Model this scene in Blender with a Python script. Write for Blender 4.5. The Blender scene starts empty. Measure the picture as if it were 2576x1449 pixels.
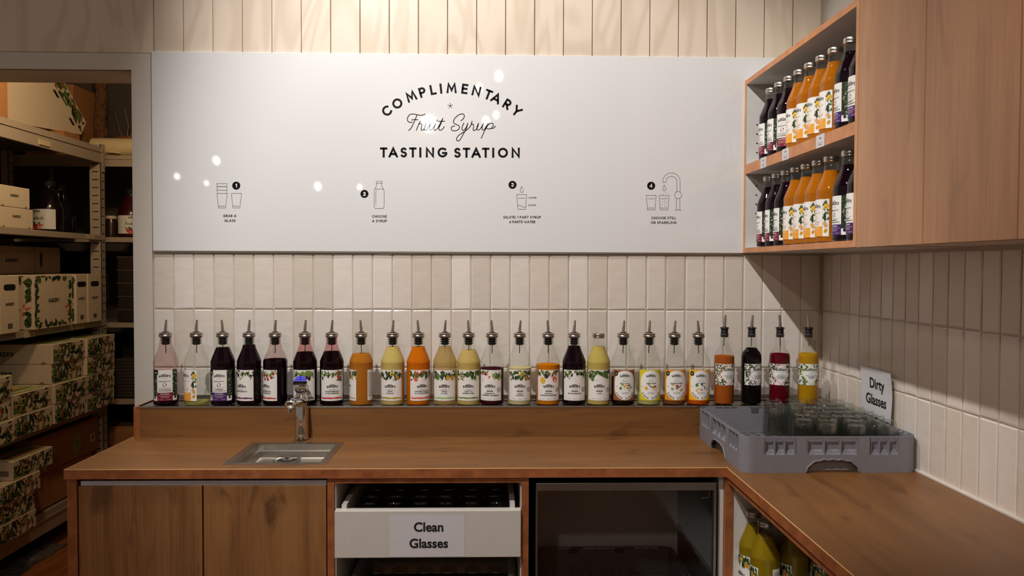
import bpy, bmesh, math, random
from math import sin, cos, pi, radians, sqrt, atan2, asin
from mathutils import Matrix, Vector

# ------------------------------------------------------------------ scene, camera, light
SC = bpy.context.scene
COL = SC.collection
random.seed(7)
RND = random.Random(11)

SC.view_settings.view_transform = 'Standard'
SC.view_settings.look = 'None'
SC.view_settings.gamma = 1.0
SC.view_settings.use_curve_mapping = False
SC.view_settings.exposure = 0.0
SC.cycles.use_denoising = True
SC.cycles.max_bounces = 12
SC.cycles.transparent_max_bounces = 40
SC.cycles.transmission_bounces = 10
SC.cycles.caustics_refractive = False
SC.cycles.caustics_reflective = False
SC.cycles.sample_clamp_indirect = 3.0

cam = bpy.data.cameras.new('camera')
cam.sensor_width = 36.0
cam.lens = 36.0 * 1954.3 / 2576
cam.clip_start = 0.02
cam_o = bpy.data.objects.new('camera', cam)
COL.objects.link(cam_o)
_y, _p, _r = 0.0262, -0.028, 0.0035
fw = Vector((sin(_y) * cos(_p), cos(_y) * cos(_p), sin(_p)))
rt = Vector((cos(_y), -sin(_y), 0))
up = rt.cross(fw)
R2 = rt * cos(_r) + up * sin(_r)
U2 = -rt * sin(_r) + up * cos(_r)
m = Matrix((R2, U2, -fw)).transposed().to_4x4()
m.translation = Vector((0, -2.7, 1.4537))
cam_o.matrix_world = m
SC.camera = cam_o

world = bpy.data.worlds.new('world')
SC.world = world
world.use_nodes = True
world.node_tree.nodes['Background'].inputs[0].default_value = (1.0, 0.84, 0.70, 1)
world.node_tree.nodes['Background'].inputs[1].default_value = 0.185


def lamp(name, kind, loc, target, power, color, size=0.1, **kw):
    d = bpy.data.lights.new(name, kind)
    d.energy = power
    d.color = color
    if kind == 'SPOT':
        d.shadow_soft_size = size
        d.spot_size = kw['angle']
        d.spot_blend = kw['blend']
    elif kind == 'AREA':
        d.shape = 'DISK'
        d.size = size
    else:
        d.shadow_soft_size = size
    o = bpy.data.objects.new(name, d)
    COL.objects.link(o)
    o.location = loc
    o.rotation_euler = (Vector(target) - Vector(loc)).to_track_quat('-Z', 'Y').to_euler()
    return o


WARM = (1.0, 0.87, 0.76)
# track spot that washes the sign wall, added tile and cabinet fills, shop pendant, bulb inside the store room
lamp('sign_spot', 'SPOT', (-0.68, -0.92, 3.56), (-0.02, 0, 1.66), 100, (1.0, 0.975, 0.955), 0.03, angle=radians(76), blend=0.5)
lamp('tile_fill', 'SPOT', (-0.90, -2.40, 3.85), (0.20, 0, 1.16), 285, (1.0, 0.975, 0.95), 0.03, angle=radians(50), blend=0.6)  # second head, added to lift the light on the tiles
lamp('pendant', 'POINT', (-0.48, -3.30, 2.54), (0, 0, 0), 28, WARM, 0.05)
lamp('cabinet_fill', 'SPOT', (-0.50, -2.30, 3.40), (0.876, -1.75, 1.90), 110, WARM, 0.05, angle=radians(34), blend=1.0)  # added fill that brightens the right-hand cabinet doors
lamp('store_bulb', 'POINT', (-1.62, 0.62, 2.46), (0, 0, 0), 21, (1.0, 0.73, 0.44), 0.05)


# ------------------------------------------------------------------ materials
def lin(c):
    return tuple(((v / 255) / 12.92 if v / 255 <= 0.04045 else ((v / 255 + 0.055) / 1.055) ** 2.4) for v in c) + (1,)


MATS = {}


def mat(name, color, rough=0.5, metal=0.0, spec=0.5, coat=0.0, noise=0.06, scale=40.0, bump=0.0, emit=0):
    """plain procedural material: a little colour mottling, optional bump"""
    if name in MATS:
        return MATS[name]
    mt = bpy.data.materials.new(name)
    mt.use_nodes = True
    nt = mt.node_tree
    b = nt.nodes['Principled BSDF']
    b.inputs['Roughness'].default_value = rough
    b.inputs['Metallic'].default_value = metal
    b.inputs['Specular IOR Level'].default_value = spec
    b.inputs['Coat Weight'].default_value = coat
    b.inputs['Coat Roughness'].default_value = 0.03
    c = lin(color)
    b.inputs['Base Color'].default_value = c
    if noise > 0 or bump > 0:
        tc = nt.nodes.new('ShaderNodeTexCoord')
        nz = nt.nodes.new('ShaderNodeTexNoise')
        nz.inputs['Scale'].default_value = scale
        nz.inputs['Detail'].default_value = 5
        nt.links.new(tc.outputs['Object'], nz.inputs['Vector'])
        if noise > 0:
            rp = nt.nodes.new('ShaderNodeValToRGB')
            rp.color_ramp.elements[0].position = 0.3
            rp.color_ramp.elements[1].position = 0.7
            rp.color_ramp.elements[0].color = tuple(v * (1 - noise) for v in c[:3]) + (1,)
            rp.color_ramp.elements[1].color = tuple(min(1, v * (1 + noise)) for v in c[:3]) + (1,)
            nt.links.new(nz.outputs['Fac'], rp.inputs['Fac'])
            nt.links.new(rp.outputs['Color'], b.inputs['Base Color'])
        if bump > 0:
            bp = nt.nodes.new('ShaderNodeBump')
            bp.inputs['Strength'].default_value = bump
            bp.inputs['Distance'].default_value = 0.002
            nt.links.new(nz.outputs['Fac'], bp.inputs['Height'])
            nt.links.new(bp.outputs['Normal'], b.inputs['Normal'])
    if emit:
        b.inputs['Emission Color'].default_value = c
        b.inputs['Emission Strength'].default_value = emit
    MATS[name] = mt
    return mt


def math_node(nt, op, a=None, b=None):
    n = nt.nodes.new('ShaderNodeMath')
    n.operation = op
    for i, v in enumerate((a, b)):
        if v is None:
            continue
        if isinstance(v, (int, float)):
            n.inputs[i].default_value = v
        else:
            nt.links.new(v, n.inputs[i])
    return n.outputs[0]


def wood(name, axis, light, dark, crack, rough=0.45, seed=0.0, strength=1.0):
    """oak laminate: streaks along an axis, soft flame figure, a few dark knots"""
    if name in MATS:
        return MATS[name]
    mt = bpy.data.materials.new(name)
    mt.use_nodes = True
    nt = mt.node_tree
    b = nt.nodes['Principled BSDF']
    b.inputs['Roughness'].default_value = rough
    tc = nt.nodes.new('ShaderNodeTexCoord')

    def noise(sc_along, sc_across, detail, dist=0.0):
        mp = nt.nodes.new('ShaderNodeMapping')
        s = [sc_across] * 3
        s['XYZ'.index(axis)] = sc_along
        mp.inputs['Scale'].default_value = s
        mp.inputs['Location'].default_value = (seed, seed * 1.7, seed * 0.6)
        nz = nt.nodes.new('ShaderNodeTexNoise')
        nz.inputs['Scale'].default_value = 1.0
        nz.inputs['Detail'].default_value = detail
        nz.inputs['Distortion'].default_value = dist
        nt.links.new(tc.outputs['Object'], mp.inputs['Vector'])
        nt.links.new(mp.outputs['Vector'], nz.inputs['Vector'])
        return nz.outputs['Fac']

    fine = noise(3.0, 260.0, 3)
    flame = noise(1.1, 11.0, 3, 1.6)
    blotch = noise(5.0, 16.0, 5, 0.6)
    v = math_node(nt, 'ADD', math_node(nt, 'MULTIPLY', flame, 0.62), math_node(nt, 'MULTIPLY', fine, 0.38))
    rp = nt.nodes.new('ShaderNodeValToRGB')
    rp.color_ramp.elements[0].position = 0.36
    rp.color_ramp.elements[0].color = lin(dark)
    rp.color_ramp.elements[1].position = 0.62
    rp.color_ramp.elements[1].color = lin(light)
    nt.links.new(v, rp.inputs['Fac'])
    kn = nt.nodes.new('ShaderNodeValToRGB')
    kn.color_ramp.elements[0].position = 0.59
    kn.color_ramp.elements[0].color = (0, 0, 0, 1)
    kn.color_ramp.elements[1].position = 0.72
    kn.color_ramp.elements[1].color = (0.55 * strength,) * 3 + (1,)
    nt.links.new(blotch, kn.inputs['Fac'])
    mx = nt.nodes.new('ShaderNodeMixRGB')
    nt.links.new(kn.outputs['Color'], mx.inputs['Fac'])
    nt.links.new(rp.outputs['Color'], mx.inputs['Color1'])
    mx.inputs['Color2'].default_value = lin(crack)
    nt.links.new(mx.outputs['Color'], b.inputs['Base Color'])
    bp = nt.nodes.new('ShaderNodeBump')
    bp.inputs['Strength'].default_value = 0.12
    bp.inputs['Distance'].default_value = 0.001
    nt.links.new(fine, bp.inputs['Height'])
    nt.links.new(bp.outputs['Normal'], b.inputs['Normal'])
    MATS[name] = mt
    return mt


def ply(name, axis, light, dark, period=0.0034, rough=0.5):
    """layered plywood-look edge band: fine stripes across an axis"""
    if name in MATS:
        return MATS[name]
    mt = bpy.data.materials.new(name)
    mt.use_nodes = True
    nt = mt.node_tree
    b = nt.nodes['Principled BSDF']
    b.inputs['Roughness'].default_value = rough
    tc = nt.nodes.new('ShaderNodeTexCoord')
    sp = nt.nodes.new('ShaderNodeSeparateXYZ')
    nt.links.new(tc.outputs['Object'], sp.inputs[0])
    s = math_node(nt, 'SINE', math_node(nt, 'MULTIPLY', sp.outputs['XYZ'.index(axis)], 2 * pi / period))
    nz = nt.nodes.new('ShaderNodeTexNoise')
    nz.inputs['Scale'].default_value = 30
    nt.links.new(tc.outputs['Object'], nz.inputs['Vector'])
    v = math_node(nt, 'ADD', math_node(nt, 'MULTIPLY', s, 0.30), nz.outputs['Fac'])
    rp = nt.nodes.new('ShaderNodeValToRGB')
    rp.color_ramp.elements[0].position = 0.22
    rp.color_ramp.elements[0].color = lin(dark)
    rp.color_ramp.elements[1].position = 0.72
    rp.color_ramp.elements[1].color = lin(light)
    nt.links.new(v, rp.inputs['Fac'])
    nt.links.new(rp.outputs['Color'], b.inputs['Base Color'])
    MATS[name] = mt
    return mt


def thin_glass(name, tint, ior=1.45, rough=0.02):
    """thin clear glass wall: see-through with Fresnel reflections"""
    if name in MATS:
        return MATS[name]
    mt = bpy.data.materials.new(name)
    mt.use_nodes = True
    nt = mt.node_tree
    nt.nodes.remove(nt.nodes['Principled BSDF'])
    out = nt.nodes['Material Output']
    tr = nt.nodes.new('ShaderNodeBsdfTransparent')
    tr.inputs[0].default_value = tint + (1,)
    gl = nt.nodes.new('ShaderNodeBsdfGlossy')
    gl.inputs['Roughness'].default_value = rough
    fr = nt.nodes.new('ShaderNodeFresnel')
    geo = nt.nodes.new('ShaderNodeNewGeometry')
    nt.links.new(math_node(nt, 'ADD', math_node(nt, 'MULTIPLY', geo.outputs['Backfacing'], 1.0 / ior - ior), ior), fr.inputs['IOR'])
    nz = nt.nodes.new('ShaderNodeTexNoise')
    nz.inputs['Scale'].default_value = 55
    tc = nt.nodes.new('ShaderNodeTexCoord')
    nt.links.new(tc.outputs['Object'], nz.inputs['Vector'])
    bp = nt.nodes.new('ShaderNodeBump')
    bp.inputs['Strength'].default_value = 0.08
    bp.inputs['Distance'].default_value = 0.002
    nt.links.new(nz.outputs['Fac'], bp.inputs['Height'])
    nt.links.new(bp.outputs['Normal'], gl.inputs['Normal'])
    mx = nt.nodes.new('ShaderNodeMixShader')
    nt.links.new(fr.outputs[0], mx.inputs[0])
    nt.links.new(tr.outputs[0], mx.inputs[1])
    nt.links.new(gl.outputs[0], mx.inputs[2])
    nt.links.new(mx.outputs[0], out.inputs['Surface'])
    MATS[name] = mt
    return mt


def syrup(name, color, clear=0.0, trans=0.22):
    """cloudy cordial: diffuse and translucent, optionally partly see-through"""
    if name in MATS:
        return MATS[name]
    mt = bpy.data.materials.new(name)
    mt.use_nodes = True
    nt = mt.node_tree
    nt.nodes.remove(nt.nodes['Principled BSDF'])
    out = nt.nodes['Material Output']
    c = lin(color)
    nz = nt.nodes.new('ShaderNodeTexNoise')
    nz.inputs['Scale'].default_value = 18
    rp = nt.nodes.new('ShaderNodeValToRGB')
    rp.color_ramp.elements[0].color = tuple(v * 0.88 for v in c[:3]) + (1,)
    rp.color_ramp.elements[1].color = tuple(min(1, v * 1.1) for v in c[:3]) + (1,)
    nt.links.new(nz.outputs['Fac'], rp.inputs['Fac'])
    d = nt.nodes.new('ShaderNodeBsdfDiffuse')
    t = nt.nodes.new('ShaderNodeBsdfTranslucent')
    nt.links.new(rp.outputs[0], d.inputs[0])
    nt.links.new(rp.outputs[0], t.inputs[0])
    mx = nt.nodes.new('ShaderNodeMixShader')
    mx.inputs[0].default_value = trans
    nt.links.new(d.outputs[0], mx.inputs[1])
    nt.links.new(t.outputs[0], mx.inputs[2])
    last = mx
    if clear > 0:
        tr = nt.nodes.new('ShaderNodeBsdfTransparent')
        tr.inputs[0].default_value = tuple(min(1, v ** 0.5) for v in c[:3]) + (1,)
        m2 = nt.nodes.new('ShaderNodeMixShader')
        m2.inputs[0].default_value = clear
        nt.links.new(mx.outputs[0], m2.inputs[1])
        nt.links.new(tr.outputs[0], m2.inputs[2])
        last = m2
    nt.links.new(last.outputs[0], out.inputs['Surface'])
    MATS[name] = mt
    return mt


def tile_mat():
    if 'glazed_tile' in MATS:
        return MATS['glazed_tile']
    mt = bpy.data.materials.new('glazed_tile')
    mt.use_nodes = True
    nt = mt.node_tree
    b = nt.nodes['Principled BSDF']
    b.inputs['Roughness'].default_value = 0.24
    oi = nt.nodes.new('ShaderNodeObjectInfo')
    rp = nt.nodes.new('ShaderNodeValToRGB')
    e = rp.color_ramp.elements
    e[0].color = lin((216, 204, 189))
    e[1].color = lin((236, 226, 216))
    k = e.new(0.5)
    k.color = lin((226, 214, 200))
    k2 = e.new(0.75)
    k2.color = lin((226, 216, 206))
    nt.links.new(oi.outputs['Random'], rp.inputs['Fac'])
    tc = nt.nodes.new('ShaderNodeTexCoord')
    nz = nt.nodes.new('ShaderNodeTexNoise')
    nz.inputs['Scale'].default_value = 22
    nz.inputs['Detail'].default_value = 3
    mp = nt.nodes.new('ShaderNodeMapping')
    mp.inputs['Scale'].default_value = (1, 1, 1.5)
    ad = nt.nodes.new('ShaderNodeVectorMath')
    ad.operation = 'ADD'
    nt.links.new(tc.outputs['Object'], ad.inputs[0])
    cb = nt.nodes.new('ShaderNodeCombineXYZ')
    nt.links.new(math_node(nt, 'MULTIPLY', oi.outputs['Random'], 37.0), cb.inputs[0])
    nt.links.new(cb.outputs[0], ad.inputs[1])
    nt.links.new(ad.outputs[0], mp.inputs['Vector'])
    nt.links.new(mp.outputs['Vector'], nz.inputs['Vector'])
    bp = nt.nodes.new('ShaderNodeBump')
    bp.inputs['Strength'].default_value = 0.30
    bp.inputs['Distance'].default_value = 0.004
    nt.links.new(nz.outputs['Fac'], bp.inputs['Height'])
    nt.links.new(bp.outputs['Normal'], b.inputs['Normal'])
    mul = nt.nodes.new('ShaderNodeMixRGB')
    mul.blend_type = 'MULTIPLY'
    mul.inputs['Fac'].default_value = 0.15
    r2 = nt.nodes.new('ShaderNodeValToRGB')
    r2.color_ramp.elements[0].position = 0.3
    r2.color_ramp.elements[0].color = (0.78, 0.76, 0.72, 1)
    r2.color_ramp.elements[1].position = 0.6
    r2.color_ramp.elements[1].color = (1, 1, 1, 1)
    nt.links.new(nz.outputs['Fac'], r2.inputs['Fac'])
    nt.links.new(rp.outputs['Color'], mul.inputs['Color1'])
    nt.links.new(r2.outputs['Color'], mul.inputs['Color2'])
    nt.links.new(mul.outputs['Color'], b.inputs['Base Color'])
    MATS['glazed_tile'] = mt
    return mt


M_OAK_X = wood('oak_laminate_x', 'X', (132, 88, 45), (114, 74, 37), (78, 47, 22), 0.42, 1.3)
M_OAK_Y = wood('oak_laminate_y', 'Y', (132, 88, 45), (114, 74, 37), (78, 47, 22), 0.42, 4.1)
M_OAK_DOOR = wood('oak_laminate_door', 'Z', (150, 104, 60), (118, 78, 42), (66, 40, 20), 0.5, 2.2, 1.3)
M_OAK_UP = wood('oak_laminate_upper', 'Z', (190, 142, 104), (168, 122, 88), (128, 90, 62), 0.5, 7.7, 0.7)
M_PLY_Z = ply('ply_edge_z', 'Z', (176, 106, 58), (116, 60, 30))
M_PLY_X = ply('ply_edge_x', 'X', (176, 106, 58), (116, 60, 30))
M_PLY_UP = ply('ply_edge_upper', 'Z', (212, 148, 98), (176, 112, 68))
M_PLY_UPY = ply('ply_edge_upper_y', 'Y', (212, 156, 108), (182, 124, 80))
M_EDGE_LIP = mat('pale_edge_lip', (222, 176, 116), 0.4)  # pale strip along the top of the edge band
M_WHITE = mat('white_melamine', (204, 197, 187), 0.4, noise=0.02)
M_CABWHITE = mat('white_cabinet_lining', (214, 210, 204), 0.45, noise=0.02)
M_TRIM = mat('white_trim_paint', (214, 206, 194), 0.45, noise=0.02, scale=12)
M_PLASTER = mat('white_plaster', (222, 216, 206), 0.8, noise=0.03, bump=0.1)
M_GROUT = mat('grout', (206, 194, 178), 0.9, noise=0.05, scale=200)
M_STEEL = mat('brushed_steel', (196, 190, 180), 0.28, 1.0, noise=0.06, scale=120)
M_STEELD = mat('dull_steel', (150, 144, 136), 0.38, 1.0, noise=0.06)
M_CHROME = mat('chrome', (226, 224, 220), 0.05, 1.0, noise=0)
M_CAPSTEEL = mat('screw_cap_steel', (186, 180, 170), 0.3, 1.0, noise=0.08)
M_RUBBER = mat('black_rubber', (16, 15, 15), 0.5, noise=0.1)
M_BLACK = mat('matt_black', (10, 10, 11), 0.7, noise=0.1)
M_GLASS = thin_glass('bottle_glass', (0.955, 0.965, 0.945))
M_GLASSPINK = thin_glass('stained_glass_pink', (0.90, 0.80, 0.78))
M_GLASSROSE = thin_glass('stained_glass_rose', (0.90, 0.66, 0.66))
M_TUMBLER = thin_glass('tumbler_glass', (0.90, 0.915, 0.89), 1.9, 0.03)

M_PANE = thin_glass('smoked_pane', (0.90, 0.89, 0.88), 1.5, 0.02)
M_RACK = mat('grey_rack_plastic', (128, 126, 132), 0.55, noise=0.04)
M_RACKD = mat('dark_rack_plastic', (84, 82, 86), 0.55, noise=0.04)
M_SHELF = mat('shelf_paint', (176, 160, 140), 0.45, noise=0.04)
M_SHELFD = mat('shelf_board', (120, 104, 88), 0.7)
M_CARD = mat('brown_cardboard', (168, 116, 66), 0.85, noise=0.08, scale=60)
M_CARDW = mat('white_cardboard', (226, 206, 176), 0.7, noise=0.03)
M_CARDG = mat('grey_cardboard', (150, 128, 106), 0.85, noise=0.05)
M_PAPER = mat('white_paper', (208, 205, 206), 0.7, noise=0.02)
M_INK = mat('black_ink', (14, 13, 16), 0.6, noise=0)
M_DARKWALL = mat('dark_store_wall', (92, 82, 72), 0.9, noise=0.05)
M_STOREFLOOR = wood('vinyl_floor', 'Y', (176, 104, 52), (140, 78, 38), (90, 50, 26), 0.5, 9.0)
M_PANELWALL = mat('limewashed_panel', (222, 202, 176), 0.55, noise=0)


def grain_wash():
    """pale lime-washed plywood with cathedral figure"""
    nt = M_PANELWALL.node_tree
    b = nt.nodes['Principled BSDF']
    b.inputs['Roughness'].default_value = 0.36
    tc = nt.nodes.new('ShaderNodeTexCoord')
    mp = nt.nodes.new('ShaderNodeMapping')
    mp.inputs['Scale'].default_value = (7, 1, 1.6)
    nz = nt.nodes.new('ShaderNodeTexNoise')
    nz.inputs['Scale'].default_value = 0.9
    nz.inputs['Detail'].default_value = 1.5
    nz.inputs['Distortion'].default_value = 0.9
    nt.links.new(tc.outputs['Object'], mp.inputs['Vector'])
    nt.links.new(mp.outputs['Vector'], nz.inputs['Vector'])
    s = math_node(nt, 'SINE', math_node(nt, 'MULTIPLY', nz.outputs['Fac'], 34.0))
    rp = nt.nodes.new('ShaderNodeValToRGB')
    rp.color_ramp.elements[0].color = lin((214, 196, 174))
    rp.color_ramp.elements[1].color = lin((226, 209, 189))
    rp.color_ramp.elements[0].position = 0.0
    rp.color_ramp.elements[1].position = 0.7
    nt.links.new(math_node(nt, 'ADD', math_node(nt, 'MULTIPLY', s, 0.5), 0.5), rp.inputs['Fac'])
    nt.links.new(rp.outputs['Color'], b.inputs['Base Color'])


grain_wash()

PAL = dict(
    paper=(236, 232, 226), ink=(12, 12, 15), leaf=(70, 92, 44), leaf2=(104, 124, 62), leafd=(40, 58, 34), leafp=(150, 164, 96),
    berry=(26, 22, 34), berry2=(60, 50, 70), red=(176, 44, 44), pink=(214, 84, 104), lemon=(232, 180, 48), lemond=(206, 146, 34), orange=(222, 108, 52),
    lime=(86, 122, 48), plum=(70, 40, 50), mango=(226, 178, 62), stem=(150, 118, 76), greyseal=(140, 138, 136), ribbon=(110, 106, 104),
    maroon=(118, 26, 54), purple=(66, 36, 104), gold=(238, 160, 28), goldtxt=(206, 160, 110), olive=(178, 150, 30), coral=(226, 96, 72),
    mint=(150, 200, 120), moss=(120, 140, 70), violet=(112, 50, 96), crimson=(206, 58, 66), grey=(120, 104, 116), tan=(196, 170, 130),
    colabrown=(150, 92, 46), sodayellow=(222, 206, 40), sodaorange=(222, 150, 42), sodagold=(248, 182, 24), peach=(240, 196, 170), lilac=(190, 172, 204),
    rose=(232, 170, 170), pistachio=(214, 220, 130), white=(240, 238, 234), brownfruit=(150, 92, 50), cream=(232, 214, 184), ginger=(214, 160, 100),
    black=(12, 12, 14), blue=(24, 28, 220), noteg=(150, 156, 96))


def pal(n):
    return mat('print_' + n, PAL[n], 0.45, spec=0.15 if n in ('ink', 'black') else 0.4, noise=0.0)


# ------------------------------------------------------------------ mesh builder
class MB:
    def __init__(self):
        self.v, self.f, self.m, self.mats = [], [], [], []

    def mi(self, mt):
        if mt not in self.mats:
            self.mats.append(mt)
        return self.mats.index(mt)

    def add(self, vs, fs, mt):
        n = len(self.v)
        k = self.mi(mt)
        self.v += [tuple(p) for p in vs]
        self.f += [tuple(i + n for i in q) for q in fs]
        self.m += [k] * len(fs)

    def box(self, x0, x1, y0, y1, z0, z1, mt, bev=0.0):
        if bev <= 0:
            vs = [(x, y, z) for x in (x0, x1) for y in (y0, y1) for z in (z0, z1)]
            self.add(vs, [(0, 1, 3, 2), (4, 6, 7, 5), (0, 4, 5, 1), (2, 3, 7, 6), (0, 2, 6, 4), (1, 5, 7, 3)], mt)
            return
        bm = bmesh.new()
        bmesh.ops.create_cube(bm, size=1)
        for v in bm.verts:
            v.co = Vector(((x0 + x1) / 2 + v.co.x * (x1 - x0), (y0 + y1) / 2 + v.co.y * (y1 - y0), (z0 + z1) / 2 + v.co.z * (z1 - z0)))
        bmesh.ops.bevel(bm, geom=bm.edges[:], offset=bev, segments=2, profile=0.5, affect='EDGES')
        self.bm(bm, mt)

    def bm(self, bm, mt):
        bm.verts.index_update()
        self.add([v.co[:] for v in bm.verts], [[v.index for v in f.verts] for f in bm.faces], mt)
        bm.free()

    def lathe(self, prof, mt, n=28, c=(0, 0, 0), caps=True):
        vs, fs = [], []
        for r, z in prof:
            for i in range(n):
                a = 2 * pi * i / n
                vs.append((c[0] + r * cos(a), c[1] + r * sin(a), c[2] + z))
        for j in range(len(prof) - 1):
            for i in range(n):
                k = (i + 1) % n
                fs.append((j * n + i, j * n + k, (j + 1) * n + k, (j + 1) * n + i))
        if caps:
            fs.append(tuple(range(n - 1, -1, -1)))
            fs.append(tuple((len(prof) - 1) * n + i for i in range(n)))
        self.add(vs, fs, mt)

    def tube(self, pts, r, mt, n=10, ry=None):
        rs = r if isinstance(r, (list, tuple)) else [r] * len(pts)
        pts = [Vector(p) for p in pts]
        vs, fs = [], []
        prev = None
        for i, p in enumerate(pts):
            t = (pts[min(i + 1, len(pts) - 1)] - pts[max(i - 1, 0)]).normalized()
            a = prev if prev is not None else (Vector((0, 0, 1)) if abs(t.z) < 0.9 else Vector((1, 0, 0)))
            s = t.cross(a).normalized()
            u = s.cross(t).normalized()
            prev = u
            for k in range(n):
                q = 2 * pi * k / n
                vs.append(p + s * cos(q) * rs[i] * (ry or 1) + u * sin(q) * rs[i])
        for j in range(len(pts) - 1):
            for k in range(n):
                l = (k + 1) % n
                fs.append((j * n + k, j * n + l, (j + 1) * n + l, (j + 1) * n + k))
        fs.append(tuple(range(n - 1, -1, -1)))
        fs.append(tuple((len(pts) - 1) * n + k for k in range(n)))
        self.add(vs, fs, mt)

    def prism(self, poly, axis, a0, a1, mt):
        """extrude a 2D polygon (the two other axes in order) along axis"""
        n = len(poly)
        vs = []
        for a in (a0, a1):
            for p, q in poly:
                vs.append({'x': (a, p, q), 'y': (p, a, q), 'z': (p, q, a)}[axis])
        fs = [tuple(range(n)), tuple(range(2 * n - 1, n - 1, -1))]
        fs += [(i, n + i, n + (i + 1) % n, (i + 1) % n) for i in range(n)]
        self.add(vs, fs, mt)

    def mesh(self, name, smooth=False, fixn=True):
        me = bpy.data.meshes.new(name)
        me.from_pydata(self.v, [], self.f)
        for mt in self.mats:
            me.materials.append(mt)
        me.polygons.foreach_set('material_index', self.m)
        if fixn:
            bm = bmesh.new()
            bm.from_mesh(me)
            bmesh.ops.recalc_face_normals(bm, faces=bm.faces)
            bm.to_mesh(me)
            bm.free()
        if smooth:
            me.polygons.foreach_set('use_smooth', [True] * len(me.polygons))
            try:
                me.set_sharp_from_angle(angle=radians(38))
            except Exception:
                pass
        me.update()
        return me


def put(name, me, parent=None, loc=(0, 0, 0), rot=None, label=None):
    o = bpy.data.objects.new(name, me)
    COL.objects.link(o)
    o.location = loc
    if rot:
        o.rotation_euler = rot
    if parent is not None:
        o.parent = parent
    if label:
        o['label'] = label
    return o


def thing(name, label, cat, loc=(0, 0, 0), rz=0.0, group=None):
    o = bpy.data.objects.new(name, None)
    COL.objects.link(o)
    o.empty_display_size = 0.05
    o.location = loc
    o.rotation_euler = (0, 0, rz)
    o['label'] = label
    o['category'] = cat
    if group:
        o['group'] = group
    return o


def struct(name, mb, smooth=False):
    o = put(name, mb.mesh(name, smooth))
    o['kind'] = 'structure'
    return o


def boxmesh(name, x0, x1, y0, y1, z0, z1, mt, bev=0.0):
    b = MB()
    b.box(x0, x1, y0, y1, z0, z1, mt, bev)
    return b.mesh(name)


# ------------------------------------------------------------------ flat print: stroke lettering and drawn fruit
def arcp(cx, cy, rx, ry, a0, a1, n=9):
    return [(cx + rx * cos(radians(a0 + (a1 - a0) * i / (n - 1))), cy + ry * sin(radians(a0 + (a1 - a0) * i / (n - 1)))) for i in range(n)]


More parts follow.
